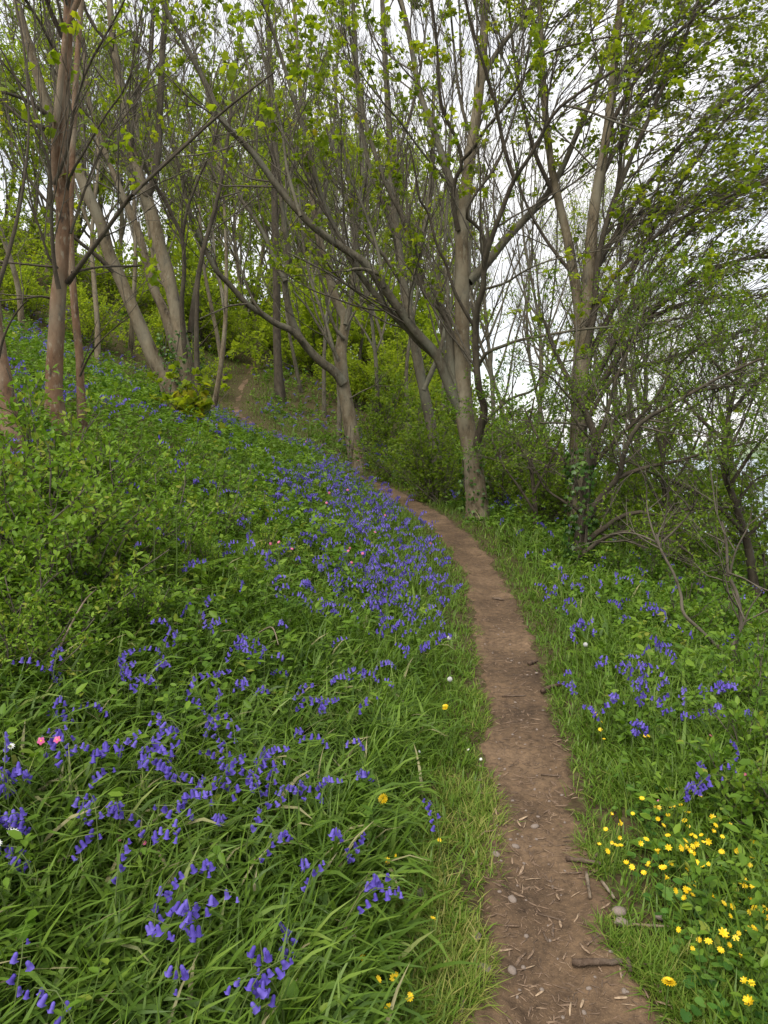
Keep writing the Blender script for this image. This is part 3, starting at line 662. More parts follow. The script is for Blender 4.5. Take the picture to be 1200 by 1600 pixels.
haw('hawthorn', 'low leafy hawthorn between the pale main tree and the tangled one', [
    limb([(838, 850), (836, 790), (830, 730), (825, 680), (835, 620)], 11, 11.2, .05, .012, K=30)], [
    limb([(836, 800), (810, 760), (785, 725), (770, 690)], 11, 11, .025, .008), limb([(834, 770), (860, 720), (880, 670), (890, 610)], 11, 10.8, .025, .008),
    limb([(830, 730), (805, 680), (800, 620), (805, 560)], 11.1, 11.4, .022, .008)], lp=.95, leaf_size=.055, dens=.9, leaf_mat='shrub')
haw('hawthorn', 'further hawthorn below the streaming branches, its twigs bare and brown', [
    limb([(1040, 860), (1045, 800), (1035, 740), (1040, 680), (1050, 610)], 11.5, 11.5, .07, .02, K=30)], [
    limb([(1042, 800), (1010, 750), (985, 690), (975, 630)], 11.5, 11.4, .03, .008), limb([(1040, 770), (1075, 720), (1100, 660), (1120, 600)], 11.5, 11.3, .03, .008),
    limb([(1038, 720), (1020, 660), (1000, 590), (990, 530)], 11.5, 11.8, .03, .008), limb([(1040, 690), (1080, 640), (1140, 600), (1200, 570)], 11.5, 11, .03, .008)], dens=1.0, lp=.4)
def bare_stem(label, trunk, limbs, prob=.12):
    return make_tree('bare_shrub', label, [trunk], limbs, ('twig', 'twig', 'twig'), trop=(0, 0, .15), l1=(2.6, .25, .8), l2=(2, .15, .4), l3=(2, .06, .2), leaf=LEAF_SMALL, leaf_prob=prob, leaf_size=.04,
                     leaf_n=4, leaf_mat='haw', flare=.1, cat='shrub', ang=(.5, 1.2), s0=7)
bare_stem('crooked bare grey stem with a forked top beside the hawthorn', limb([(1125, 1015), (1095, 985), (1068, 958), (1064, 930), (1052, 895), (1034, 862), (1026, 835)], 5.2, 5.6, .015, .009, K=26), [
    limb([(1032, 858), (1020, 830), (1012, 800), (1010, 778)], 5.55, 5.7, .01, .004), limb([(1036, 846), (1055, 828), (1075, 805), (1090, 780)], 5.6, 5.4, .011, .004),
    limb([(1030, 850), (1005, 838), (980, 832), (950, 836)], 5.6, 5.9, .009, .004)])
bare_stem('twisted brown stem rising from the ferns near the right edge', limb([(1142, 1040), (1148, 1005), (1158, 975), (1152, 930), (1138, 895), (1135, 850), (1128, 815)], 4.8, 5.0, .018, .008, K=26), [
    limb([(1150, 1000), (1162, 975), (1172, 950), (1190, 925)], 4.8, 4.7, .009, .004), limb([(1138, 895), (1165, 905), (1195, 925)], 4.9, 4.7, .007, .003),
    limb([(1140, 900), (1150, 860), (1170, 820), (1175, 790)], 4.9, 4.8, .008, .003)], .35)

# --- trees standing further off: a few growth forms of each kind, every tree a thing of its own
ORD = ['first', 'second', 'third', 'fourth', 'fifth', 'sixth', 'seventh', 'eighth', 'ninth', 'tenth', 'eleventh', 'twelfth', 'thirteenth', 'fourteenth', 'fifteenth', 'sixteenth', 'seventeenth', 'eighteenth', 'nineteenth', 'twentieth',
       'twenty-first', 'twenty-second', 'twenty-third', 'twenty-fourth', 'twenty-fifth', 'twenty-sixth', 'twenty-seventh', 'twenty-eighth', 'twenty-ninth', 'thirtieth', 'thirty-first', 'thirty-second', 'thirty-third', 'thirty-fourth']
USED = set()
def place(proto, loc, rotz, scale, label, group):
    if proto.name in USED:
        r = proto.copy(); C.objects.link(r)
        for ch in list(proto.children):
            c = ch.copy(); C.objects.link(c); c.parent = r
    else:
        r = proto; USED.add(proto.name)
    r.location = [float(q) for q in loc]; r.rotation_euler = (0, 0, float(rotz)); r.scale = (float(scale),) * 3
    r['label'] = label
    if group: r['group'] = group
    return r
def far_tree(name, h, r, lean, mats, leaf_prob, leaf_mat, n=8, leaf_size=.13, leaf_n=6, dens=1.0, d3=1.0, seed=0, low=.2):
    b = np.array([0, 0, -.2])
    P = np.array([b + np.array([lean * h * t ** 1.3 + .42 * math.sin(t * 5 + seed) + .12 * math.sin(t * 13 + seed * 3), .4 * math.sin(t * 4 + seed * 2), h * t]) for t in np.linspace(0, 1, 10)])
    R = r * (1.15 - np.linspace(0, 1, 10) ** .8 * .95)
    tr = resample(P, R, 30); P0, R0 = tr[0][None], tr[1][None]
    L, LR = spawn(P0, R0, np.array([n]), low, .92, .28 * h, .55 * h, .3, .7, (0, 0, .45), 12, .62, .09, .02, rel=False)
    return make_tree(name, 'tree', [tr], list(zip(L, LR)), mats, None, l1=(.75 * dens, .9, 2.8), l2=(1.2 * dens, .5, 1.4), l3=(1.2 * dens * d3, .25, .75), leaf=LEAF_SMALL, leaf_prob=leaf_prob, leaf_size=leaf_size,
                     leaf_n=leaf_n, leaf_mat=leaf_mat, flare=.2, s0=8, ang=(.3, .75), root_it=False)
def stand(protos, spots, fmt, group):
    spots = sorted(spots); off = sum(q[0] < 0 for q in spots)
    for k, (px, d, sc) in enumerate(spots):
        x = (px - 600) / F * d; pr = protos[k % len(protos)]
        lab = fmt.format(ORD[k - off]) if k >= off else fmt.split(',')[0] + ', cut by the photo edge'
        place(pr, (x, d, float(ground(x, d))), (px * 1.7 + d) % 6.28, sc, lab, group)
pr = [far_tree('slope_tree', 12, .085, ln, ('bark_tan', 'bark_grey', 'twig'), .05, 'spring', 7, .12, 5, .85, 1.0, q) for q, ln in enumerate((.09, .17, -.1))]
stand(pr, [(15, 17, .95), (-90, 15, .9), (45, 25, 1.1), (160, 26, 1.1), (335, 26, 1.1), (352, 34, 1.2), (105, 34, 1.3), (262, 37, 1.3), (210, 31, 1.2), (300, 30, 1.2), (180, 40, 1.3)],
      'bare-branched tree on the wooded left slope, {} of them from the left', 'bare-branched trees on the left slope')
pr = [far_tree('woodland_tree', 15, .16, ln, ('bark_tan', 'bark_grey', 'twig'), .6, 'far', 12, .24, 6, 1.1, .8, q + 5, .04) for q, ln in enumerate((.02, -.03, .05))]
stand(pr, [(385, 47, 1), (405, 52, 1.1), (452, 50, 1), (365, 60, 1.1), (500, 44, .9), (475, 60, 1.2), (530, 56, 1.1), (570, 46, .95), (300, 52, 1), (620, 52, 1), (240, 58, 1.1), (425, 70, 1.2), (340, 75, 1.2), (670, 46, .9), (420, 58, 1.1), (545, 68, 1.2), (280, 68, 1.2), (180, 62, 1.2),
           (130, 50, 1.1), (60, 55, 1.2), (0, 48, 1.1), (600, 64, 1.2), (720, 50, .9), (-60, 40, 1.0), (25, 40, .8), (90, 44, .9), (-30, 56, 1.2), (200, 50, 1.0), (640, 40, .75), (490, 80, 1.3)],
      'leafy green tree deep in the wood past the far path, {} from the left', 'leafy trees deep in the wood')
pr = [far_tree('slender_tree', 13, .085, ln, ('bark_grey', 'bark_grey', 'twig'), .07, 'spring', 7, .12, 5, .85, 1.0, q + 9) for q, ln in enumerate((.07, -.06, .12))]
stand(pr, [(472, 34, 1), (590, 26, .95), (508, 30, 1), (605, 36, 1.1), (692, 31, 1.1), (770, 21, .9), (795, 27, 1), (738, 33, 1.1), (840, 20, .85), (865, 28, 1), (555, 39, 1.1), (640, 29, 1), (530, 25, .95), (715, 26, 1), (820, 35, 1.1)],
      'slender grey tree standing behind the bend of the path, {} from the left', 'slender grey trees behind the path bend')
pr = [far_tree('seaward_tree', 10, .11, ln, ('bark_grey', 'bark_grey', 'twig'), .2, 'spring', 10, .1, 5, 1.4, 1.5, q + 14) for q, ln in enumerate((.06, .1))]
stand(pr, [(975, 21, .8), (1040, 26, .8), (930, 24, .9), (900, 30, 1.1), (1000, 16, .7), (1110, 19, .75)], 'thin tree leaning seaward behind the hawthorns, {} from the left', 'trees on the seaward slope')

# ------------------------------------------------------------------ shrubs
def make_shrub(name, label, group, b, h, spread, nst, leaf, leaf_size, leaf_mat, leaf_n=6, prob=.95, dens=1.0, stem_mat='twig', cat='shrub', tilt=.9):
    b = np.asarray(b, float); root = empty(name, b); tag(root, label, cat, group); NLEAF[0] += 0
    az = rng.uniform(0, 6.283, nst); ln = rng.uniform(.1, tilt, nst)
    P = np.zeros((nst, 8, 3)); d = np.stack([np.cos(az) * np.sin(ln), np.sin(az) * np.sin(ln), np.cos(ln)], 1)
    P[:, 0, :2] = rng.normal(0, .06 * spread, (nst, 2)); P[:, 0, 2] = -.05
    Ls = rng.uniform(.65, 1.1, nst) * h
    for k in range(1, 8):
        d = norm(d + rng.normal(0, .13, (nst, 3)) + np.array([0, 0, .03])); P[:, k] = P[:, k - 1] + d * (Ls / 7 * spread ** .5)[:, None]
    R = np.linspace(.011, .005, 8)[None] * np.ones((nst, 1)) * (h ** .6)
    P2, R2 = spawn(P, R, counts_for(P, 9 * dens / h ** .5), .1, 1, .22 * h, .5 * h, .4, 1.1, (0, 0, .2), 3, .6, .15, .0025, rel=False)
    P3, R3 = spawn(P2, R2, counts_for(P2, 7 * dens / h ** .5), .1, 1, .08 * h + .04, .2 * h + .05, .4, 1.1, (0, 0, .2), 2, .7, .15, .002, rel=False)
    g = Geo()
    for PP, RR, s in ((P, R, 4), (P2, R2, 3), (P3, R3, 3)):
        if len(PP): V, Q = tubes(PP, RR, s); g.add(V, Q)
    tag(link('stems', g.mesh('stems', M[stem_mat]), root), kind='stuff')
    gl = Geo(); bias = rng.uniform(-.15, .15)
    tips_leaves(gl, P3, leaf, leaf_size, leaf_n, prob, 0.0, (.15, 1), .02, .15 + bias, .85 + bias)
    tips_leaves(gl, P2, leaf, leaf_size, leaf_n, prob, 0.0, (.3, 1), .02, .15 + bias, .85 + bias)
    tag(link('foliage', gl.mesh('foliage', M[leaf_mat], smooth=False), root), kind='stuff')
    return root
def protos(k, *a, **kw): return [make_shrub(a[0], 'shrub', None, (0, 0, 0), *a[1:], **kw) for _ in range(k)]
O3 = (0, 0, 0)
def thicket(prs, spots, h0, fmt, group):
    spots = sorted(spots, key=lambda q: q[0][0] / q[0][1]); off = sum(q[0][0] / q[0][1] < -600 / F for q in spots)
    for k, (p, h) in enumerate(spots):
        lab = fmt.format(ORD[k - off]) if k >= off else fmt.split(',')[0] + ', cut by the photo edge'
        place(prs[k % len(prs)], p, rng.uniform(0, 6.283), h / h0, lab, group)
def at_d(px, d): x = (px - 600) / F * d; return np.array([x, d, float(ground(x, d))])
thicket(protos(5, 'bank_shrub', .9, 1.1, 11, LEAF_OVATE, .055, 'shrub', 7, 1.0, .9, tilt=1.15),
        [(on_ground(px, py + 20, h * .55), h) for px, py, h in [(30, 900, .6), (110, 880, .62), (200, 890, .55), (40, 800, .8), (130, 800, .8), (230, 800, .7), (330, 820, .55), (20, 730, 1.0), (90, 740, 1.0), (170, 730, 1.0), (250, 735, .9), (330, 745, .8), (400, 760, .6),
         (30, 680, 1.1), (110, 680, 1.0), (190, 690, .75), (270, 700, .7), (340, 710, .65), (150, 660, .7), (230, 670, .6), (60, 650, 1.2), (20, 960, .5), (-40, 850, .7), (-40, 750, .9), (420, 820, .5), (300, 680, .6), (80, 840, .7), (280, 850, .5)]],
        .9 * 1.35, 'yellow-green small-leaved shrub on the left bank, {} counted from the left', 'small-leaved shrubs on the left bank')
make_shrub('sycamore_seedling', 'bushy green seedling at the foot of the leaning stems', None, on_ground(295, 640, .35), 1.0, 1.0, 7, LEAF_LOBED, .12, 'spring', 4, .8, .7)
thicket(protos(4, 'undergrowth_shrub', 1.9, 1.3, 12, LEAF_PALM, .085, 'haw', 5, .78, .9, tilt=1.0),
        [(at_d(px, d), h) for px, d, h in [(668, 14.6, 1.5), (692, 14.2, 1.1), (630, 18, 1.4), (600, 22, 1.8), (690, 19, 2.0), (660, 17.5, 1.3), (590, 26, 2.4), (790, 14, 1.5), (840, 12, 1.2), (880, 13, 1.6), (780, 18, 2.2), (930, 14, 1.8), (850, 17, 2.2), (980, 12, 1.4), (1060, 10, 1.1), (720, 24, 2.6), (1040, 15, 2.2), (1130, 13, 2.0), (1190, 11, 1.7), (900, 19, 2.4), (1000, 19, 2.6)]],
        1.9, 'leafy green undergrowth shrub on the seaward side of the path, {} from the left', 'green undergrowth shrubs below the trees')
thicket(protos(3, 'bramble', .5, 1.1, 10, LEAF_OVATE, .055, 'herb', 5, .95, .9, tilt=1.1),
        [(on_ground(px, py, h * .5), h) for px, py, h in [(1010, 890, .5), (1080, 920, .5), (1150, 960, .55), (1190, 1040, .5), (950, 880, .4), (1180, 900, .7), (1100, 980, .35), (1190, 1150, .4), (1040, 860, .6), (900, 840, .5), (1130, 880, .7), (1185, 1240, .35), (1160, 1080, .4), (1060, 960, .4)]],
        .5, 'low leafy bramble under the hawthorns right of the path, {} from the left', 'low brambles along the right of the path')
thicket(protos(4, 'woodland_bush', 2.6, 1.3, 13, LEAF_SMALL, .16, 'far', 6, .85, 1.0, tilt=1.0),
        [(at_d(px, d), h) for px, d, h in [(375, 52, 5), (455, 46, 4.5), (505, 40, 5), (560, 42, 5.5), (600, 45, 6), (660, 40, 5.5), (320, 40, 4.5), (280, 44, 5), (470, 40, 2.0), (520, 36, 1.8), (560, 33, 2.2), (360, 40, 2.2), (330, 46, 3), (430, 44, 2.6), (610, 33, 3), (650, 36, 3), (490, 52, 3.5), (260, 34, 2.2), (700, 34, 3), (300, 30, 1.6), (200, 40, 3), (120, 40, 3), (50, 30, 2.2), (0, 36, 3), (400, 58, 3.5), (240, 48, 3.4), (150, 30, 2), (80, 48, 3.4), (-40, 30, 2.6)]],
        2.6, 'bright green bush among the far trunks, {} counted from the left', 'green bushes in the far wood')

# ivy on trunk feet
def ivy(label, foot, d, hgt, rad, n, top_px):
    p0 = at(foot[0], foot[1], d); p1 = at(top_px[0], top_px[1], d); root = empty('ivy', p0); tag(root, label, 'ivy')
    t = rng.random(n) ** 1.5; a = rng.uniform(0, 6.283, n)
    ax = (p1 - p0); rr = rad * (1.12 - .25 * t)
    N = np.stack([np.cos(a), np.sin(a), np.zeros(n)], 1)
    P = ax[None] * t[:, None] + N * (rr * rng.uniform(.95, 1.35, n))[:, None]
    D = norm(N * .5 + np.array([0, 0, -.8]) + rng.normal(0, .4, (n, 3)))
    g = Geo(); X, Y, Z = frames(D, N + rng.normal(0, .3, (n, 3)))
    V, Fs = instance(LEAF_PALM, P, X, Y, Z, rng.uniform(.04, .075, n)); g.add(V, Fs, np.repeat(rng.random(n), len(LEAF_PALM[0])))
    tag(link('ivy_leaves', g.mesh('ivy_leaves', M['dark_leaf'], False), root), kind='stuff')
    nv = 6; a = rng.uniform(0, 6.283, nv); tt = np.linspace(0, 1, 10)
    P = ax[None, None] * tt[None, :, None] + np.stack([np.cos(a[:, None] + tt * 1.2), np.sin(a[:, None] + tt * 1.2), tt * 0 + a[:, None] * 0], -1) * (rad * (1.03 - .22 * tt))[None, :, None]
    for k in range(nv):
        V, Q = tubes(P[k:k + 1], np.full((1, 10), .008), 4); link('vine', Geo().add(V, Q).mesh('vine', M['twig']), root)
ivy('ivy climbing the foot of the pale main tree', (747, 815), 12, 1, .19, 240, (736, 710))
ivy('ivy smothering the joined foot of the leaning stems', (288, 650), 13.5, 1, .34, 700, (278, 520))
ivy('ivy on the foot of the forked tree', (560, 728), 19.5, 1, .25, 160, (551, 665))
ivy('dark ivy hanging on the tangled hawthorn trunk', (905, 890), 8.6, 1, .14, 500, (905, 700))

# ------------------------------------------------------------------ ground vegetation
def scatter(n, d0, d1, th=38):
    a = np.radians(rng.uniform(-th, th, n)); d = np.exp(rng.uniform(math.log(d0), math.log(d1), n))
    x = d * np.tan(a); return x, d, uu(x, d)
def keepers(x, y, u, p):
    k = rng.random(len(x)) < p; return x[k], y[k], u[k]
def base(x, y, dz=-.01): return np.stack([x, y, ground(x, y) + dz], 1)

# grass of the banks
x, y, u = (np.concatenate(q) for q in zip(scatter(215000, 1.0, 40), scatter(45000, 13, 45)))
au = np.abs(u); e = path_hw(y) + .0 + .07 * (fbm(x * 5, y * 5, 41, 3) - .4)
clump = fbm(x * 3.1, y * 3.1, 50, 3)
p = sstep(0, .10, au - e) * np.where(u < 0, .9 * sstep(-4.5, -1.5, u) + .28, .95 * sstep(3.2, 1.4, u) + .25) * (.35 + 1.0 * clump)
p *= np.where((u > .25) & (u < 1.2) & (y < 3.0), .35, 1) * np.where((u < -.8) & (y < 4.2), .2, 1) * np.where((u < 0) & (u > -.72) & (y < 3.3), .3, 1)
x, y, u = keepers(x, y, u, p * .72)
n = len(x); far = 1 + y / 12
au = np.abs(u); tall = sstep(.2, .8, au)
L = (.07 + .2 * tall * rng.uniform(.5, 1.2, n)) * (1 + .12 * y.clip(0, 8) / 8)
W = rng.uniform(.0042, .0085, n) * far; g = Geo()
for m, K in ((y < 5, 4), (y >= 5, 3)):
    k = m.sum(); V, Q = blades(base(x[m], y[m]), rng.uniform(0, 6.283, k), rng.uniform(.05, .6, k), L[m], W[m], rng.uniform(.3, 1.8, k), K)
    g.add(V, Q, np.repeat(np.clip(rng.normal(.48, .2, k), 0, 1), 2 * K))
tag(link('grass', g.mesh('grass', M['grass'])), 'green grass covering both banks of the path', 'grass', kind='stuff')
NG = n
# short dry grass on the path edge
x, y, u = scatter(420000, 1.0, 14)
k = np.abs(u) < .85; x, y, u = x[k], y[k], u[k]
au = np.abs(u); e = path_hw(y) - .03 + .2 * (fbm(x * 4, y * 4, 61, 3) - .45)
p = sstep(0, .05, au - e) * sstep(.8, .35, au) * np.where(u < 0, 1, .7) * 1.5 * sstep(.25, .7, fbm(x * 7, y * 7, 63, 2))
x, y, u = keepers(x, y, u, p)
n = len(x)
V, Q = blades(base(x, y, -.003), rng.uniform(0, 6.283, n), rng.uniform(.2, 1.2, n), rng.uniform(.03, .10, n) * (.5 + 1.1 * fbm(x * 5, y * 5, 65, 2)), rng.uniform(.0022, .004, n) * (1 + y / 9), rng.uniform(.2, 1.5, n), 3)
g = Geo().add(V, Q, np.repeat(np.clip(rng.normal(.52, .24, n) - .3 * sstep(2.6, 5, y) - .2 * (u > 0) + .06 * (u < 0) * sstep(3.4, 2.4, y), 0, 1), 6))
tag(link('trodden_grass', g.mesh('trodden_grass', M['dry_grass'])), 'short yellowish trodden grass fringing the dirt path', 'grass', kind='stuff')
NG2 = n
# strap leaves of the bluebells
x, y, u = scatter(112000, .9, 13)
p = np.where(u < 0, sstep(-.42, -.75, u) * sstep(-4.2, -2.4, u) * (.9 * sstep(7, 3.5, y) + .25), sstep(.55, .9, u) * sstep(2.6, 1.6, u) * sstep(2.6, 3.6, y) * .75)
x, y, u = keepers(x, y, u, p * (.35 + .9 * fbm(x * 2.3, y * 2.3, 71, 2)))
n = len(x)
V, Q = blades(base(x, y), rng.uniform(0, 6.283, n), rng.uniform(.1, .7, n), rng.uniform(.15, .33, n), rng.uniform(.009, .021, n) * (1 + y / 20), rng.uniform(.7, 2.3, n), 5, rng.uniform(-.8, .8, (n, 1)))
g = Geo().add(V, Q, np.repeat(np.where(rng.random(n) < .03, 1.3, np.clip(rng.normal(.38, .26, n), 0, .9)), 10))
tag(link('bluebell_leaves', g.mesh('bluebell_leaves', M['strap'])), 'long glossy arching bluebell leaves carpeting the banks', 'leaves', kind='stuff')
NS = n
# leafy herbs
def sprigs(x, y, h, size, nl, proto, mat, name, label, droop=.0):
    n = len(x); B = base(x, y); g = Geo()
    lean = rng.normal(0, .3, (n, 2)); 
    top = B + np.concatenate([lean * h[:, None], h[:, None]], 1)
    t = np.linspace(0, 1, 2)[None, :, None]; P = (B[:, None] * (1 - t) + top[:, None] * t)[y < 4.5]
    idx = np.repeat(np.arange(n), nl); tt = rng.uniform(.25, 1, len(idx)) ** .7
    PB = B[idx] * (1 - tt[:, None]) + top[idx] * tt[:, None]
    a = rng.uniform(0, 6.283, len(idx)); D = norm(np.stack([np.cos(a), np.sin(a), rng.normal(.25 - droop, .35, len(idx))], 1))
    cv = rng.normal(.45, .2, n)
    leaf_cloud(g, proto, PB, D, size[idx] * rng.uniform(.6, 1.15, len(idx)), .4, np.clip(cv[idx] + rng.normal(0, .12, len(idx)), 0, 1))
    o = link(name, g.mesh(name, M[mat], False)); tag(o, label, 'leaves', kind='stuff')
    V, Q = tubes(P, np.linspace(.0022, .0012, 2)[None] * np.ones((len(P), 1)), 3) if len(P) else (np.zeros((0, 3)), np.zeros((0, 4)))
    if not len(P): return
    s = link('herb_stems', Geo().add(V, Q).mesh('herb_stems', M['stem']), o); s['kind'] = 'stuff'
x, y, u = scatter(26000, 1.1, 42)
p = np.where(u < 0, sstep(-.7, -1.8, u) * .9 + .12 * sstep(-.45, -.7, u), sstep(.5, 1.5, u) * .9 + .25 * sstep(.35, .5, u)) * np.where((u > -2.4) & (u < 0) & (y < 3.2), .25, 1)
x, y, u = keepers(x, y, u, p * (.4 + .8 * fbm(x * 1.7, y * 1.7, 81, 2)))
h = rng.uniform(.06, .28, len(x)) * (1 + y / 25); sz = rng.uniform(.022, .05, len(x)) * (1 + y / 9); nr = y < 5
sprigs(x[nr], y[nr], h[nr], sz[nr], 8, LEAF_OVATE, 'herb', 'undergrowth', 'mixed leafy weeds filling the near banks between the flowers'); nr = ~nr
sprigs(x[nr], y[nr], h[nr], sz[nr], 9, LEAF_SMALL, 'herb', 'undergrowth', 'mixed leafy weeds covering the banks further along the path')
NH = len(x)
x, y, u = scatter(3200, 6, 45); x, y, u = keepers(x, y, u, np.where(u < -1.5, .9, 0))
sprigs(x, y, rng.uniform(.2, .5, len(x)), rng.uniform(.04, .07, len(x)) * (1 + y / 20), 11, LEAF_SMALL, 'shrub', 'hillside_undergrowth', 'pale green leafy undergrowth covering the hillside under the trees')
# celandine leaves by the path, right
x, y, u = scatter(9000, 1.2, 3.3); x, y, u = keepers(x, y, u, sstep(.30, .48, u) * sstep(1.7, 1.1, u) * sstep(3.3, 2.8, y))
n = len(x); g = Geo(); P = base(x, y, 0) + np.stack([np.zeros(n), np.zeros(n), rng.uniform(.02, .09, n)], 1)
a = rng.uniform(0, 6.283, n); leaf_cloud(g, LEAF_ROUND, P, norm(np.stack([np.cos(a), np.sin(a), rng.normal(.05, .2, n)], 1)), rng.uniform(.02, .038, n), .25)
tag(link('celandine_leaves', g.mesh('celandine_leaves', M['celandine_leaf'], False)), 'round glossy leaves under the yellow flowers right of the path', 'leaves', kind='stuff')

# ------------------------------------------------------------------ bluebells
def bell_geo(s=7, K=5):
    prof = [(.0008, 0), (.0042, -.003), (.0050, -.010), (.0056, -.018), (.0088, -.0225)][:K]
    a = np.arange(s) / s * 6.283
    V = np.array([[(r * (1 + (.25 * (k == K - 1)) * (1 if q % 2 else -1)) * math.cos(t), r * (1 + (.25 * (k == K - 1)) * (1 if q % 2 else -1)) * math.sin(t), z + (.0035 if (k == K - 1 and q % 2) else 0)) for q, t in enumerate(a)] for k, (r, z) in enumerate(prof)]).reshape(-1, 3)
    i = (np.arange(K - 1) * s)[:, None] + np.arange(s)[None]; j = (np.arange(K - 1) * s)[:, None] + (np.arange(s)[None] + 1) % s
    return V, np.stack([i, j, j + s, i + s], -1).reshape(-1, 4)
BV, BQ = bell_geo(6)
BELLS = [Geo().add(BV * .95, BQ, v).mesh('bell', M['bell']) for v in (.2, .45, .7)]
def spike_variant(k):
    n = int(rng.integers(5, 10)); H = rng.uniform(.26, .36); K = 9; t = np.linspace(0, 1, K)
    bend = rng.uniform(.06, .13)
    P = np.stack([bend * t ** 3, .012 * np.sin(t * 4), H * (t - .17 * t ** 6)], 1)
    P[-1] += (.02, 0, -.014)
    tb = np.linspace(.68, 1, n); pos = []; 
    for q, s in enumerate(tb):
        f = s * (K - 1); i = min(int(f), K - 2); p = P[i] * (1 - f + i) + P[i + 1] * (f - i)
        a = rng.uniform(-1.4, 1.4); o = np.array([math.cos(a), math.sin(a), 0])
        pos.append((p + o * .011 + (0, 0, -.003), a, rng.uniform(.2, .75) * (1.1 - .5 * (q / n)), rng.uniform(.85, 1.15) * (1 if q < n - 1 else .7)))
    V, Q = tubes(P[None], np.linspace(.0022, .0012, K)[None], 5)
    return Geo().add(V, Q, .7).mesh('bluebell', M['stem']), pos, (V, Q, P)
VARS = [spike_variant(k) for k in range(7)]
def joined_variant(var, bells_only=False):
    me, pos, (V, Q, P) = var; g = Geo(); gb = Geo()
    for p, a, tilt, sc in pos:
        c, s_ = math.cos(tilt), math.sin(tilt); v = BV * .95 * sc
        v = np.stack([v[:, 0] * c - v[:, 2] * s_, v[:, 1], v[:, 0] * s_ + v[:, 2] * c], 1)
        ca, sa = math.cos(a), math.sin(a); v = np.stack([v[:, 0] * ca - v[:, 1] * sa, v[:, 0] * sa + v[:, 1] * ca, v[:, 2]], 1)
        gb.add(v + p, BQ, rng.uniform(.1, .9))
    return gb
JOIN = [joined_variant(v) for v in VARS]
JOINM = [j.mesh('flowers', M['bell']) for j in JOIN]

near_l = """95,1020 82,1035 105,1027 80,1060 185,1045 180,1025 192,1050 210,1065 245,1000 272,967 285,990 252,1052 205,1095 135,1098 150,1140 132,1165 112,1182 118,1190 47,1210 5,1200 35,1187 72,1170 155,1145 195,1165 197,1195 230,1165 222,1160 165,1207 270,1140
277,1172 287,1087 318,1085 352,1025 370,985 395,1000 388,1010 415,1030 360,1062 355,1092 390,1055 330,1045 307,1145 357,1137 380,1142 350,1192 372,1207 325,1205 285,1205 395,1170 385,1175 250,1227 417,1225 425,1232 340,1235 320,1240 350,1228 485,1190 492,1040 445,1085 465,1115 480,1095
530,1095 550,1100 532,1150 570,1145 587,1190 480,937 450,970 510,1000 565,1040 580,1050 572,1175 515,1225 485,1215 55,1270 65,1320 95,1302 115,1257 10,1355 172,1292 165,1290 267,1277 305,1287 317,1305 400,1297 380,1337 507,1292 492,1315 542,1342 535,1340 535,1307 472,1267 470,1377 512,1425
187,1377 212,1387 242,1397 232,1420 270,1420 290,1405 267,1450 295,1430 258,1428 390,1460 467,1457 429,1517 367,1560 152,1592 12,1525 5,1550 20,1245 60,1262 45,1215 240,1010 275,1005 300,1150 340,1242 700,1280"""
near_r = """995,1050 1012,1090 1035,1087 1060,1102 962,1020 927,1030 905,987 870,890 912,920 1027,947 1047,972 1082,977 1110,1070 1135,1092 1192,1102 910,1065 930,1097 942,1110 992,1112 1015,1137 1077,1195 1057,1225 1070,1227 1177,1180 1165,1195
885,1027 1057,1015 1025,932 925,922 885,982 850,922 950,1075 962,1040 1015,1060 1000,1025 990,1045 900,890 858,915 815,862 880,905 1005,935 1100,1060 1045,1105 980,1050 915,985 940,920"""
BB = {'l1': 'bluebell with drooping violet bells in the top rows below the bank shrubs', 'l2': 'bluebell with drooping violet bells in the crowded middle of the near left bank', 'l3': 'bluebell with drooping violet bells low in the left foreground grass',
      'l4': 'bluebell at the very bottom of the left foreground grass', 'r1': 'bluebell with drooping violet bells between the path and the bare crooked stems', 'r2': 'bluebell with drooping violet bells just above the yellow celandines', 'l': 'bluebell with drooping violet bells in the left bank grass near the camera', 'r': 'bluebell with drooping violet bells in the grass right of the path', 'm': 'bluebell in the thick violet drift along the left edge of the path'}
BG_ = {'l1': 'bluebells below the bank shrubs', 'l2': 'bluebells in the middle of the left bank', 'l3': 'bluebells in the left foreground', 'l4': 'bluebells at the bottom of the photo', 'r1': 'bluebells right of the path', 'r2': 'bluebells above the celandines', 'l': 'bluebells in the near left bank', 'r': 'bluebells right of the path', 'm': 'bluebells in the drift beside the path'}
nbb = 0
def add_bluebell(p, zone, full, sc=1.0):
    global nbb
    k = int(rng.integers(0, len(VARS))); me, pos, _ = VARS[k]
    o = link('bluebell', me, None, p, (float(rng.normal(0, .1)), float(rng.normal(0, .1)), float(rng.uniform(0, 6.283))), float(sc)); nbb += 1
    tag(o, BB[zone], 'bluebell', BG_[zone])
    if full:
        for q, (bp, a, tilt, s) in enumerate(pos):
            link('bell', BELLS[int(rng.integers(0, 3))], o, bp, (0, -tilt, a), float(s))
    else: link('flowers', JOINM[k], o)['kind'] = 'stuff'
for txt, zone in ((near_l, 'l'), (near_r, 'r')):
    for s in txt.split():
        px, py = map(float, s.split(','))
        for r_ in range(2 if (py < 1260 and rng.random() < .25) else 1):
            qx, qy = px + rng.normal(0, 5 if r_ else 1), py + rng.normal(0, 5 if r_ else 1)
            p = on_ground(qx, qy, .27); add_bluebell(p, (('l1' if py < 1080 else 'l2' if py < 1250 else 'l3' if py < 1440 else 'l4') if zone == 'l' else ('r1' if py < 1120 else 'r2')), p[1] < 3.6, rng.uniform(.98, 1.18))
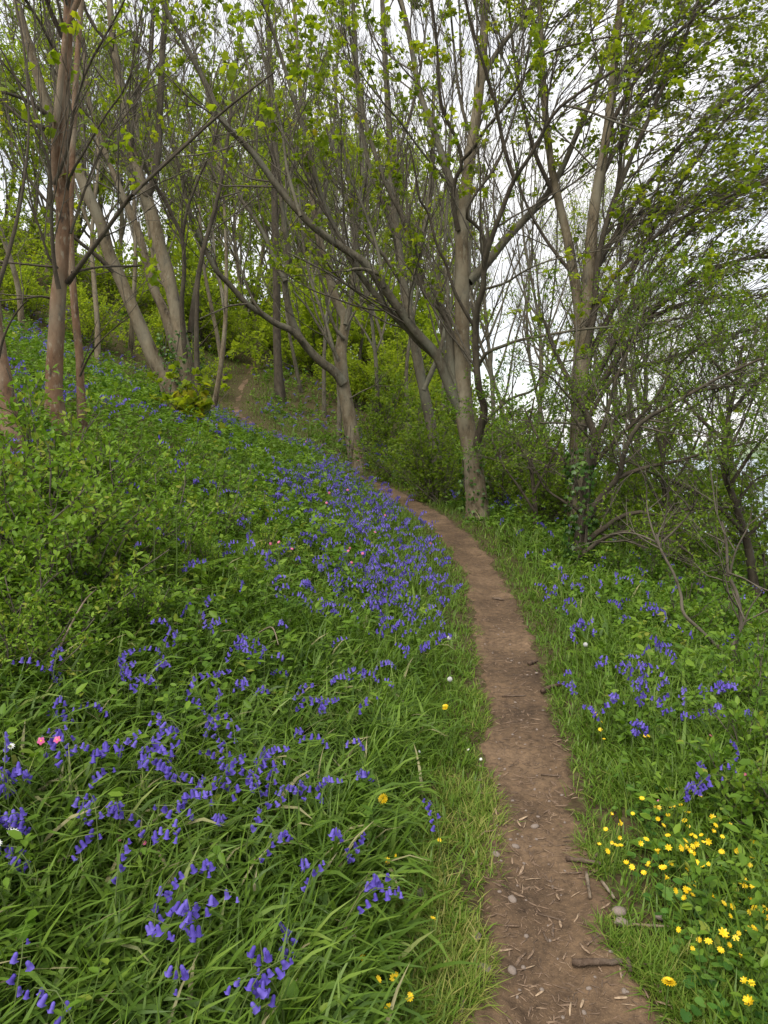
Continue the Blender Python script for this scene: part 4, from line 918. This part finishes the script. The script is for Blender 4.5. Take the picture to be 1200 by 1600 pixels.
# the drift: the largest as individuals, the rest as a mass
x, y, u = scatter(4200, 3.2, 14, 30); x, y, u = keepers(x, y, u, sstep(-.36, -.5, u) * sstep(-1.9, -1.0, u) * sstep(4.0, 6.5, y) * .95 + .05 * (u < -.5) * (u > -4)); k = y > 4.6; x, y, u = x[k], y[k], u[k]
k = np.argsort(y); x, y, u = x[k], y[k], u[k]
for q in range(min(len(x), max(0, 300 - nbb))):
    add_bluebell((x[q], y[q], float(ground(x[q], y[q]))), 'm', False, rng.uniform(.85, 1.1))
q0 = max(0, 300 - nbb) if nbb < 300 else 0
def merge_spikes(x, y, sc):
    gs, gb = Geo(), Geo(); kk = rng.integers(0, len(VARS), len(x)); B = base(x, y, 0)
    for k in range(len(VARS)):
        m = kk == k; n = m.sum()
        if not n: continue
        a = rng.uniform(0, 6.283, n); up = norm(np.array([0, 0, 1.0]) + rng.normal(0, .1, (n, 3)))
        X = norm(np.cross(np.stack([np.cos(a), np.sin(a), a * 0], 1), up)); Y = np.cross(up, X)
        (V, Q, P) = VARS[k][2]
        v, f = instance((P[[0, 4, 8]], []), B[m], X, Y, up, sc[m]); v = v.reshape(n, 3, 3)
        tv, tq = tubes(v, np.full((n, 3), .002) * sc[m][:, None], 3); gs.add(tv, tq, .6)
        # light bells: 4-sided
        pv = []; pf = []; c = 0
        for bp, ba, tilt, s in VARS[k][1]:
            q = np.array([(math.cos(t) * r, math.sin(t) * r, z) for (r, z) in ((.003, 0), (.0052, -.015), (.0085, -.023)) for t in (0, 1.57, 3.14, 4.71)]) * s
            ct, st_ = math.cos(tilt), math.sin(tilt); q = np.stack([q[:, 0] * ct - q[:, 2] * st_, q[:, 1], q[:, 0] * st_ + q[:, 2] * ct], 1)
            ca, sa = math.cos(ba), math.sin(ba); q = np.stack([q[:, 0] * ca - q[:, 1] * sa, q[:, 0] * sa + q[:, 1] * ca, q[:, 2]], 1) + bp
            pv += list(q)
            for r in (0, 4):
                for t in range(4): pf.append((c + r + t, c + r + (t + 1) % 4, c + r + 4 + (t + 1) % 4, c + r + 4 + t))
            c += 12
        v, f = instance((pv, [pf]), B[m], X, Y, up, sc[m]); gb.add(v, f, np.repeat(rng.random(n), len(pv)))
    return gs, gb
x2, y2, u2 = scatter(12500, 3.5, 42, 36)
drift = np.exp(-((u2 + 1.1) / .85) ** 2) * sstep(4.0, 7, y2) * sstep(24, 14, y2)
streak = sstep(.5, .62, fbm(x2 * .5, y2 * .35, 91, 3))
p = .55 * drift + .8 * streak * (u2 < -1.2) * sstep(5, 10, y2) + .5 * streak * (u2 > .6) * sstep(11, 14, y2) * (u2 < 7) + .05 * (np.abs(u2) > .5)
p += .7 * np.exp(-((u2 - 3.0) / 1.2) ** 2) * sstep(14, 17, y2) * sstep(26, 22, y2)
p += .8 * np.exp(-((u2 + 1.3) / 1.0) ** 2) * sstep(15, 18, y2) * sstep(30, 25, y2)
x2, y2, u2 = keepers(x2, y2, u2, np.clip(p, 0, 1) * (np.abs(u2) > .42))
xx = np.concatenate([x[max(0, 0):], x2]); yy = np.concatenate([y, y2])
gs, gb = merge_spikes(x2, y2, rng.uniform(.85, 1.1, len(x2)) * (1 + y2 / 45))
o = tag(link('bluebell_drift', gb.mesh('bluebell_drift', M['bell'])), 'violet haze of bluebells spreading up the slope under the trees', 'bluebells', kind='stuff')
s = link('drift_stems', gs.mesh('drift_stems', M['stem']), o); s['kind'] = 'stuff'
NB = len(x2)

# ------------------------------------------------------------------ other flowers
def flower_mesh(name, npet, plen_, pw, cup, mat, layers=1, centre=None):
    g = Geo()
    for l in range(layers):
        for k in range(npet):
            a = k / npet * 6.283 + l * .3; c, s_ = math.cos(a), math.sin(a); L = plen_ * (1 - .22 * l); up = cup + .35 * l
            q = np.array([(0, -.12 * pw, 0), (L * .55, -pw / 2, L * .55 * up + .002), (L, -pw * .22, L * up), (L * 1.03, pw * .1, L * up * .95), (L * .55, pw / 2, L * .55 * up + .002), (0, .12 * pw, 0)])
            q = np.stack([q[:, 0] * c - q[:, 1] * s_, q[:, 0] * s_ + q[:, 1] * c, q[:, 2] + .001 * l], 1)
            g.add(q, [[(0, 1, 4, 5), (1, 2, 3, 4)]], rng.random())
    return g.mesh(name, M[mat], False)
FM = {'celandine': [flower_mesh('petals', n_, .0125, .007, c_, 'yellow') for n_, c_ in ((8, .1), (9, .35), (7, .7), (8, 1.3))], 'dandelion': flower_mesh('petals', 16, .02, .006, .2, 'yellow', 4),
      'campion': flower_mesh('petals', 5, .012, .012, .12, 'pink'), 'stitchwort': flower_mesh('petals', 10, .014, .005, .1, 'white')}
def small_flower(kind, name, label, group, p, h, face=.35, sc=1.0):
    n = 6; t = np.linspace(0, 1, n); lx, ly = rng.normal(0, .12, 2) * h
    P = np.stack([lx * t ** 2, ly * t ** 2, h * t], 1)
    V, Q = tubes(P[None], np.full((1, n), .0016 if kind != 'dandelion' else .003), 4)
    o = link(name, Geo().add(V, Q, .4).mesh(name, M['stem']), None, p); tag(o, label, name.replace('_', ' '), group)
    fm = FM[kind]; fm = fm[int(rng.choice(4, p=(.35, .35, .2, .1)))] if isinstance(fm, list) else fm
    pet = link('petals', fm, o, P[-1], (float(rng.normal(face, .35)), float(rng.normal(0, .4)), float(rng.uniform(-.6, .6))), float(sc * rng.uniform(.85, 1.15)))
    if kind in ('celandine', 'stitchwort', 'campion'):
        b = Geo(); a = np.arange(6) / 6 * 6.283
        b.add(np.concatenate([np.stack([np.cos(a) * .003, np.sin(a) * .003, a * 0], 1), [[0, 0, .0035]]]), [[(k, (k + 1) % 6, 6) for k in range(6)]], .3)
        link('flower_centre', b.mesh('flower_centre', M['yellow']), pet, (0, 0, .0012))
    return o
cel_r = """1020,1257 1029,1266 1066,1266 1078,1276 1135,1276 1000,1283 967,1292 970,1299 1117,1299 1131,1298 1015,1293 1088,1312 1133,1315 1054,1320 1008,1321 947,1331 962,1330 1085,1328 1095,1329 1117,1326 1163,1343 1031,1342 1044,1343 1067,1340 1070,1347 1081,1344 984,1354 1122,1352 1094,1356 1096,1366 1039,1366 999,1369 1150,1370 1148,1366 1163,1383 1173,1384
1086,1392 1040,1391 1179,1397 1065,1408 1083,1411 1127,1419 1140,1426 1174,1426 1187,1430 1170,1435 1170,1448 1197,1442 1062,1478 1110,1486 1135,1480 1130,1490 1156,1482 1191,1476 1166,1546 1185,1548 1180,1597 1113,1286 1057,1277 1063,1293 1178,1275 1170,1324 1150,1398 940,1160 937,1305 928,1130 1010,1160"""
cel_l = "553,1545 600,1560 615,1540 603,1575 630,1570 563,1508 675,1448 592,1360 608,1346 650,1585 684,1320 640,1560"
for txt, lab, grp in ((cel_r, 'yellow celandine flower in the glossy patch right of the path', 'celandines right of the path'), (cel_l, 'yellow celandine flower in the grass at the left edge of the path', 'celandines left of the path')):
    for s in txt.split():
        px, py = map(float, s.split(',')); small_flower('celandine', 'celandine', lab, grp, on_ground(px, py, .11), rng.uniform(.115, .155), .35, rng.uniform(.7, 1.05))
        if txt is cel_r and rng.random() < .95:
            small_flower('celandine', 'celandine', lab, grp, on_ground(px + rng.normal(0, 14), py + rng.normal(0, 12), .11), rng.uniform(.11, .15), .35, rng.uniform(.6, .95))
small_flower('dandelion', 'dandelion', 'large yellow dandelion at the left edge of the dirt path', None, on_ground(593, 1257, .16), .16, .5)
small_flower('dandelion', 'dandelion', 'large yellow dandelion in the bottom right corner by the path', None, on_ground(1042, 1544, .1), .1, .4, .9)
small_flower('dandelion', 'dandelion', 'small yellow dandelion further up the left grass edge', None, on_ground(695, 1108, .14), .14, .5)
for s in "437,855 434,850 538,858 541,862 570,865 108,1143 113,1147 545,765 520,770 610,805 485,690 500,695 560,715 568,720 575,712 680,850 515,785 418,850 590,830 548,880".split():
    px, py = map(float, s.split(',')); p = on_ground(px, py, .38)
    far = 1 + max(0, p[1] - 4) * .09
    small_flower('campion', 'red_campion', 'pink campion flower rising above the bluebells on the left bank', 'pink campions', p, .38, .9, .85 * far)
for s in "192,1309 223,1307 386,1354 1030,1250 1112,1150 1170,1210".split():
    px, py = map(float, s.split(',')); small_flower('campion', 'herb_robert', 'tiny pale pink flower low among the leaves', 'tiny pink flowers', on_ground(px, py, .15), .15, .6, .6)
for s in "28,1295 18,1318 16,1170 733,1172 745,1185 665,1175 8,1310".split():
    px, py = map(float, s.split(',')); small_flower('stitchwort', 'stitchwort', 'small white star flower among the leaves', 'white stitchworts', on_ground(px, py, .22 if px < 100 else .1), .22 if px < 100 else .1, .7, .9 if px < 100 else .55)
# dandelion clocks
def clock(p, h, lab):
    V, Q = tubes(np.array([[(0, 0, 0), (.004, 0, h * .5), (0, .004, h)]]), np.full((1, 3), .0022), 5)
    o = link('dandelion_clock', Geo().add(V, Q, .5).mesh('dandelion_clock', M['stem']), None, p); tag(o, lab, 'dandelion clock')
    n = 150; k = np.arange(n) + .5; ph = np.arccos(1 - 2 * k / n); th = math.pi * (1 + 5 ** .5) * k
    D = np.stack([np.cos(th) * np.sin(ph), np.sin(th) * np.sin(ph), np.cos(ph)], 1)
    g = Geo(); P = np.stack([D * .003, D * .016], 1); V, Q = tubes(P, np.full((n, 2), .0003), 3); g.add(V, Q)
    X, Y, Z = frames(D, rng.normal(size=(n, 3))); star = ([(0, .016, 0), (.0042, .0185, .001), (.001, .0185, .0042), (-.0042, .0185, .001), (-.001, .0185, -.0042)], [[(0, 1, 2), (0, 2, 3), (0, 3, 4), (0, 4, 1)]])
    V, Fs = instance(star, np.zeros((n, 3)), X, Y, Z, 1.0); g.add(V, Fs, .6)
    link('seed_head', g.mesh('seed_head', M['fluff'], False), o, (0, .004, h), None, .8); return o
for px, py, h, lab in [(915, 1008, .24, 'round white dandelion clock among bluebells right of the path'), (703, 1062, .18, 'white dandelion clock at the left path edge, level with the right-hand bluebells'), (702, 997, .2, 'white dandelion clock further along the left path edge'),
                       (387, 1594, .1, 'white dandelion clock at the bottom of the grass'), (614, 805, .25, 'white dandelion clock in the violet drift')]:
    clock(on_ground(px, py, h), h, lab)

# broad-leaved docks, ferns
def dock(px, py, lab, n, size, mat='herb', proto=LEAF_OVATE):
    p = on_ground(px, py, .12); root = empty('dock_plant', p); tag(root, lab, 'plant')
    for k in range(n):
        a = k / n * 6.283 + rng.normal(0, .3); L = size * rng.uniform(.7, 1.15); K = 8; t = np.linspace(0, 1, K); el = rng.uniform(.4, 1.1)
        r = L * (t * math.cos(el) + .15 * t ** 2); z = L * (t * math.sin(el) - .45 * t ** 2) + .03
        wv = .2 * L * np.sin(np.clip(t * 1.02, 0, 1) * math.pi) ** .7 + .003
        c, s_ = math.cos(a), math.sin(a); m = np.stack([r * c, r * s_, z], 1); sd_ = np.array([-s_, c, 0])
        rip = .03 * L * np.sin(t * 17 + k)
        V = np.stack([m - sd_ * wv[:, None] + np.stack([t * 0, t * 0, .12 * wv + rip], 1), m - (0, 0, .006), m + sd_ * wv[:, None] + np.stack([t * 0, t * 0, .12 * wv - rip], 1)], 1).reshape(-1, 3)
        b = np.arange(K - 1) * 3; Q = np.concatenate([np.stack([b, b + 1, b + 4, b + 3], 1), np.stack([b + 1, b + 2, b + 5, b + 4], 1)])
        link('leaf', Geo().add(V, Q, rng.uniform(.3, .75)).mesh('leaf', M[mat]), root)
dock(430, 1225, 'broad dark green dock leaves among the near bluebells', 6, .2, 'dark_leaf')
dock(285, 1060, 'spreading lobed leaf rosette in the middle of the left bank', 7, .2)
dock(15, 1250, 'broad leaves at the photo edge beside white star flowers', 5, .22, 'dark_leaf')
dock(30, 1440, 'large green leaf tuft in the lower corner of the bank', 5, .17, 'herb')
dock(75, 1170, 'upright pale dock leaves behind the biggest bluebell cluster', 5, .22, 'herb')
dock(340, 1420, 'low dark leaves under the foreground bluebells', 5, .16, 'dark_leaf')
dock(1045, 1305, 'crinkled broad leaves above the yellow celandines', 6, .14, 'herb')
dock(1050, 1190, 'soft green leaf clump below the bluebells right of the path', 6, .14, 'herb')
dock(940, 930, 'leafy plant by the path edge among bluebells', 6, .16, 'herb')
dock(120, 1080, 'leafy clump left of the bluebell cluster on the bank', 5, .2, 'herb')

spots = [(60, 1120), (150, 1240), (235, 1290), (95, 1370), (300, 1360), (180, 1470), (450, 1480), (260, 1540), (60, 1500), (330, 1130), (420, 1080), (500, 1150), (560, 1260), (480, 1340), (220, 1000), (330, 960), (960, 1000), (1010, 1010), (1090, 1140), (1150, 1300), (1000, 1180), (560, 1500)]
for k, (px, py) in enumerate(sorted(spots)):
    dock(px, py, 'broad-leaved weed low in the grass, %s of these counted from the left' % ORD[k], int(rng.integers(4, 7)), rng.uniform(.09, .16), ('herb', 'dark_leaf')[k % 2])
def fern(px, py, lab, n, size):
    p = on_ground(px, py, .2); root = empty('fern', p); tag(root, lab, 'fern')
    for k in range(n):
        a = rng.uniform(0, 6.283); L = size * rng.uniform(.75, 1.15); K = 12; t = np.linspace(0, 1, K); el = rng.uniform(.8, 1.25)
        r = L * (t * math.cos(el) + .35 * t ** 2.2); z = L * (t * math.sin(el) - .35 * t ** 2.5)
        c, s_ = math.cos(a), math.sin(a); m = np.stack([r * c, r * s_, z], 1); sd_ = np.array([-s_, c, 0.])
        g = Geo(); V, Q = tubes(m[None], np.linspace(.004, .0012, K)[None], 4); g.add(V, Q, .4)
        for q in np.linspace(.32, .98, 20):
            i = min(int(q * (K - 1)), K - 2); f = q * (K - 1) - i; pt = m[i] * (1 - f) + m[i + 1] * f; tn = norm(m[i + 1] - m[i])
            wl = L * .27 * (1 - q) ** .8 + .01
            for sg in (-1, 1):
                dr = norm(sd_ * sg + tn * .35 - np.array([0, 0, .15])); nn = 7
                s2 = np.linspace(.12, 1, nn); PB = pt[None] + dr[None] * (wl * s2)[:, None]
                for sg2 in (-1, 1):
                    D = norm(np.tile(tn * sg2 + dr * .35, (nn, 1)))
                    X, Y, Z = frames(D, np.tile(np.cross(tn, dr) * sg, (nn, 1)) + rng.normal(0, .1, (nn, 3)))
                    V, Fs = instance(LEAF_SMALL, PB, X, Y, Z, wl * .24 * (1.15 - s2) + .004); g.add(V, Fs, rng.uniform(.4, .8))
        link('frond', g.mesh('frond', M['shrub'], False), root)
fern(268, 880, 'young bracken with pale green fronds on the left bank', 4, .45)
fern(318, 885, 'spreading bracken fronds in the middle of the left bank', 4, .5)
fern(325, 735, 'single bracken among the shrubs below the clump of stems', 3, .5)
fern(150, 905, 'bracken frond tuft at the front of the bank shrubs, far left', 4, .42)
fern(380, 850, 'bracken tuft where the bank shrubs meet the bluebells', 4, .42)
fern(210, 850, 'bracken fronds standing between the bank shrubs', 4, .5)
fern(90, 760, 'tall bracken above the shrubs near the slim trunk', 4, .55)
fern(440, 790, 'bracken beside the start of the violet drift', 3, .4)
fern(925, 995, 'small fern beside the dandelion clock right of the path', 3, .22)
for px, p0, p1, lab in [(237, 975, 815, 'tall thin upright stalk left of the bracken'), (272, 960, 800, 'tall thin upright stalk beside the bracken'), (386, 930, 805, 'tall thin upright stalk right of the bracken'), (218, 800, 665, 'dark thin upright stalk among the bank shrubs')]:
    b = on_ground(px, p0, 0); t_ = at(px + 3, p1, b[1])
    P, R = resample([b - (0, 0, .03), (b + t_) / 2 + (.01, 0, 0), t_], [.006, .005, .002], 10)
    V, Q = tubes((P - b)[None], R[None], 6); o = link('stalk', Geo().add(V, Q, .6).mesh('stalk', M['stem']), None, b); tag(o, lab, 'stalk')

# ------------------------------------------------------------------ sticks, stones and chips on the path
def stick(px0, py0, px1, py1, r, lab, name='fallen_stick', mat='stick', knob=True):
    a, b = on_ground(px0, py0), on_ground(px1, py1); n = 10; t = np.linspace(0, 1, n)[:, None]
    P = a * (1 - t) + b * t; P[:, 2] = path_top(P[:, 0], P[:, 1]) + r * .8; P[:, 2] = P[:, 2].max() * .5 + P[:, 2] * .5
    P += rng.normal(0, r * .14, P.shape); R = np.linspace(r, r * .8, n) * rng.uniform(.88, 1.1, n)
    P = np.concatenate([P[:1], P, P[-1:]]); R = np.concatenate([[.0004], R, [.0004]])
    V, Q = tubes((P - a)[None], R[None], 9); o = link(name, Geo().add(V, Q).mesh(name, M[mat]), None, a); tag(o, lab, 'stick')
    return o
stick(894, 1527, 972, 1522, .011, 'thick dark stick lying across the path, closest to the camera')
stick(980, 1515, 984, 1535, .008, 'curled bark piece at the end of the closest stick')
stick(884, 1356, 938, 1359, .0095, 'short stout stick lying at the right path edge')
stick(916, 1374, 922, 1416, .007, 'pale peeled stick lying along the path', mat='dead_wood')
stick(940, 1388, 960, 1414, .006, 'slanting pale stick right of the peeled one', mat='dead_wood')
stick(988, 1461, 1045, 1460, .005, 'thin pale stick poking from the celandine leaves', mat='dead_wood')
stick(926, 1352, 934, 1345, .006, 'stub of wood leaning on the short stout stick', mat='dead_wood')
stick(846, 1088, 875, 1076, .014, 'brown stick beside the path where the bluebells begin')
stick(826, 1046, 838, 1040, .014, 'crooked stick piece at the right path edge, farthest up')
stick(784, 1094, 822, 1094, .005, 'thin twig lying straight across the path')
stick(845, 1216, 877, 1217, .004, 'thin twig lying across the middle of the path')
stick(770, 939, 787, 941, .012, 'dark stick on the far stretch of path')
stick(836, 1438, 880, 1450, .0025, 'very thin twig lying on bare earth')
stick(720, 1595, 724, 1565, .006, 'stick at the bottom left path edge', mat='dead_wood')
stick(848, 1465, 856, 1482, .003, 'small hooked twig on the path')

def stone_mesh(seed):
    r2 = np.random.default_rng(seed); n, m = 9, 6
    th = np.arange(n) / n * 6.283; ph = np.linspace(0, math.pi, m); off = r2.uniform(0, 50)
    V = []
    for p in ph:
        for t in th:
            d = np.array([math.cos(t) * math.sin(p), math.sin(t) * math.sin(p), math.cos(p)])
            k = .75 + .6 * float(fbm(np.array(d[0] * 1.6 + off), np.array(d[1] * 1.6 + d[2] * 2), seed, 2)); V.append(d * k * (1, .72, .42))
    i = (np.arange(m - 1) * n)[:, None] + np.arange(n)[None]; j = (np.arange(m - 1) * n)[:, None] + (np.arange(n)[None] + 1) % n
    return Geo().add(np.array(V), np.stack([i, i + n, j + n, j], -1).reshape(-1, 4)).mesh('pebble', M['stone'], False)
SM = [stone_mesh(k) for k in range(6)]
def stone(p, r, lab, group=None, name='pebble'):
    o = link(name, SM[int(rng.integers(0, 6))], None, (p[0], p[1], float(path_top(p[0], p[1])) + r * .12), (float(rng.normal(0, .15)), float(rng.normal(0, .15)), float(rng.uniform(0, 6.283))), float(r)); tag(o, lab, 'stone', group)
for px, py, r, lab in [(655, 1407, .03, 'grey stone in the grass left of the path'), (743, 1472, .022, 'orange-brown stone at the left path edge'), (756, 1520, .022, 'pale smooth stone near the bottom of the path'), (971, 1455, .024, 'reddish stone beside the celandine leaves'),
                       (968, 1437, .026, 'grey-green flat stone at the right path edge'), (800, 1420, .018, 'flat pale stone left of the path middle'), (775, 1344, .02, 'pale flat stone near the left edge of the path'), (836, 1300, .02, 'flat stones half sunk in the path'),
                       (1030, 1442, .022, 'brown stone under the celandine leaves'), (806, 1333, .017, 'small pale stone on the path by the flat one'), (800, 1526, .017, 'grey stone beside the pale smooth one')]:
    stone(on_ground(px, py), r, lab)
for k in range(110):
    y = 1.5 + 4.5 * rng.random() ** 1.6; x = float(path_x(y)) + rng.uniform(-.9, .9) * float(path_hw(y)); stone((x, y), rng.uniform(.004, .011), 'tiny pebble pressed into the bare earth of the path', 'tiny pebbles on the path')
def chip_mesh(seed):
    r2 = np.random.default_rng(seed); L = 1.0; w_ = r2.uniform(.06, .2); h_ = .035; b = r2.uniform(-.07, .07); K = 4
    t = np.linspace(-.5, .5, K); ww = w_ * np.array([.5, 1, .9, .45]); V = []
    for k in range(K):
        y0 = b * (1 - 4 * t[k] ** 2)
        V += [(t[k], y0 - ww[k] / 2, 0), (t[k], y0 + ww[k] / 2, 0), (t[k], y0 + ww[k] / 2.6, h_), (t[k], y0 - ww[k] / 2.6, h_)]
    Fq = [(k * 4 + a, k * 4 + (a + 1) % 4, k * 4 + 4 + (a + 1) % 4, k * 4 + 4 + a) for k in range(K - 1) for a in range(4)] + [(3, 2, 1, 0), (12, 13, 14, 15)]
    return np.array(V), [Fq]
CP = [chip_mesh(k) for k in range(7)]; CM = [Geo().add(v, f).mesh('wood_chip', M['chip'], False) for v, f in CP]
def chip_spot(n, y0, y1, pw):
    y = y0 + (y1 - y0) * rng.random(n) ** pw; x = path_x(y) + np.clip(rng.normal(0, .62, n), -1.25, 1.25) * path_hw(y)
    L = np.exp(rng.normal(math.log(.019), .55, n)).clip(.005, .06); return x, y, L
x, y, L = chip_spot(5200, 1.35, 10, 1.9); order = np.argsort(-L / y); x, y, L = x[order], y[order], L[order]
for k in range(290):
    o = link('wood_chip', CM[int(rng.integers(0, 7))], None, (x[k], y[k], float(path_top(x[k], y[k])) + .002), (float(rng.normal(0, .12)), float(rng.normal(0, .12)), float(rng.uniform(0, 6.283))), float(L[k]))
    tag(o, 'pale sliver of wood litter on the dirt path', 'wood chip', 'wood chips littering the path')
x, y, L = x[290:], y[290:], L[290:]; g = Geo(); kk = rng.integers(0, 7, len(x))
for k in range(7):
    m = kk == k; n = m.sum(); a = rng.uniform(0, 6.283, n)
    Y = np.stack([np.cos(a), np.sin(a), rng.normal(0, .12, n)], 1); X, Y, Z = frames(Y, np.tile([0, 0, 1.], (n, 1)))
    V, Fs = instance(CP[k], np.stack([x[m], y[m], path_top(x[m], y[m]) + .001], 1), X, Y, Z, L[m]); g.add(V, Fs)
tag(link('litter', g.mesh('litter', M['chip'], False)), 'fine woody litter scattered over the dirt path', 'litter', kind='stuff')
# fallen pale twigs in the bank
for a, b, lab in [((88, 1000), (150, 922), 'dry arching twig lying over the left bank shrubs'), ((405, 975), (435, 1008), 'pale bent dry stalk among the left bank bluebells')]:
    p, q = on_ground(*a, .25), on_ground(*b, .3); p = p + (0, 0, .2); q = q + (0, 0, .3)
    P, R = resample([p, (p + q) / 2 + (0.02, 0, .06), q], [.005, .004, .002], 12); V, Q = tubes((P - p)[None], R[None], 5)
    o = link('dry_twig', Geo().add(V, Q).mesh('dry_twig', M['dead_wood']), None, p); tag(o, lab, 'twig')

tri = sum(len(m.polygons) * 2 for m in bpy.data.meshes)
print('TRIS approx', tri, 'objects', len(bpy.data.objects), 'grass', NG, NG2, NS, NH, 'bells', NB, nbb, 'treeleafverts', NLEAF)
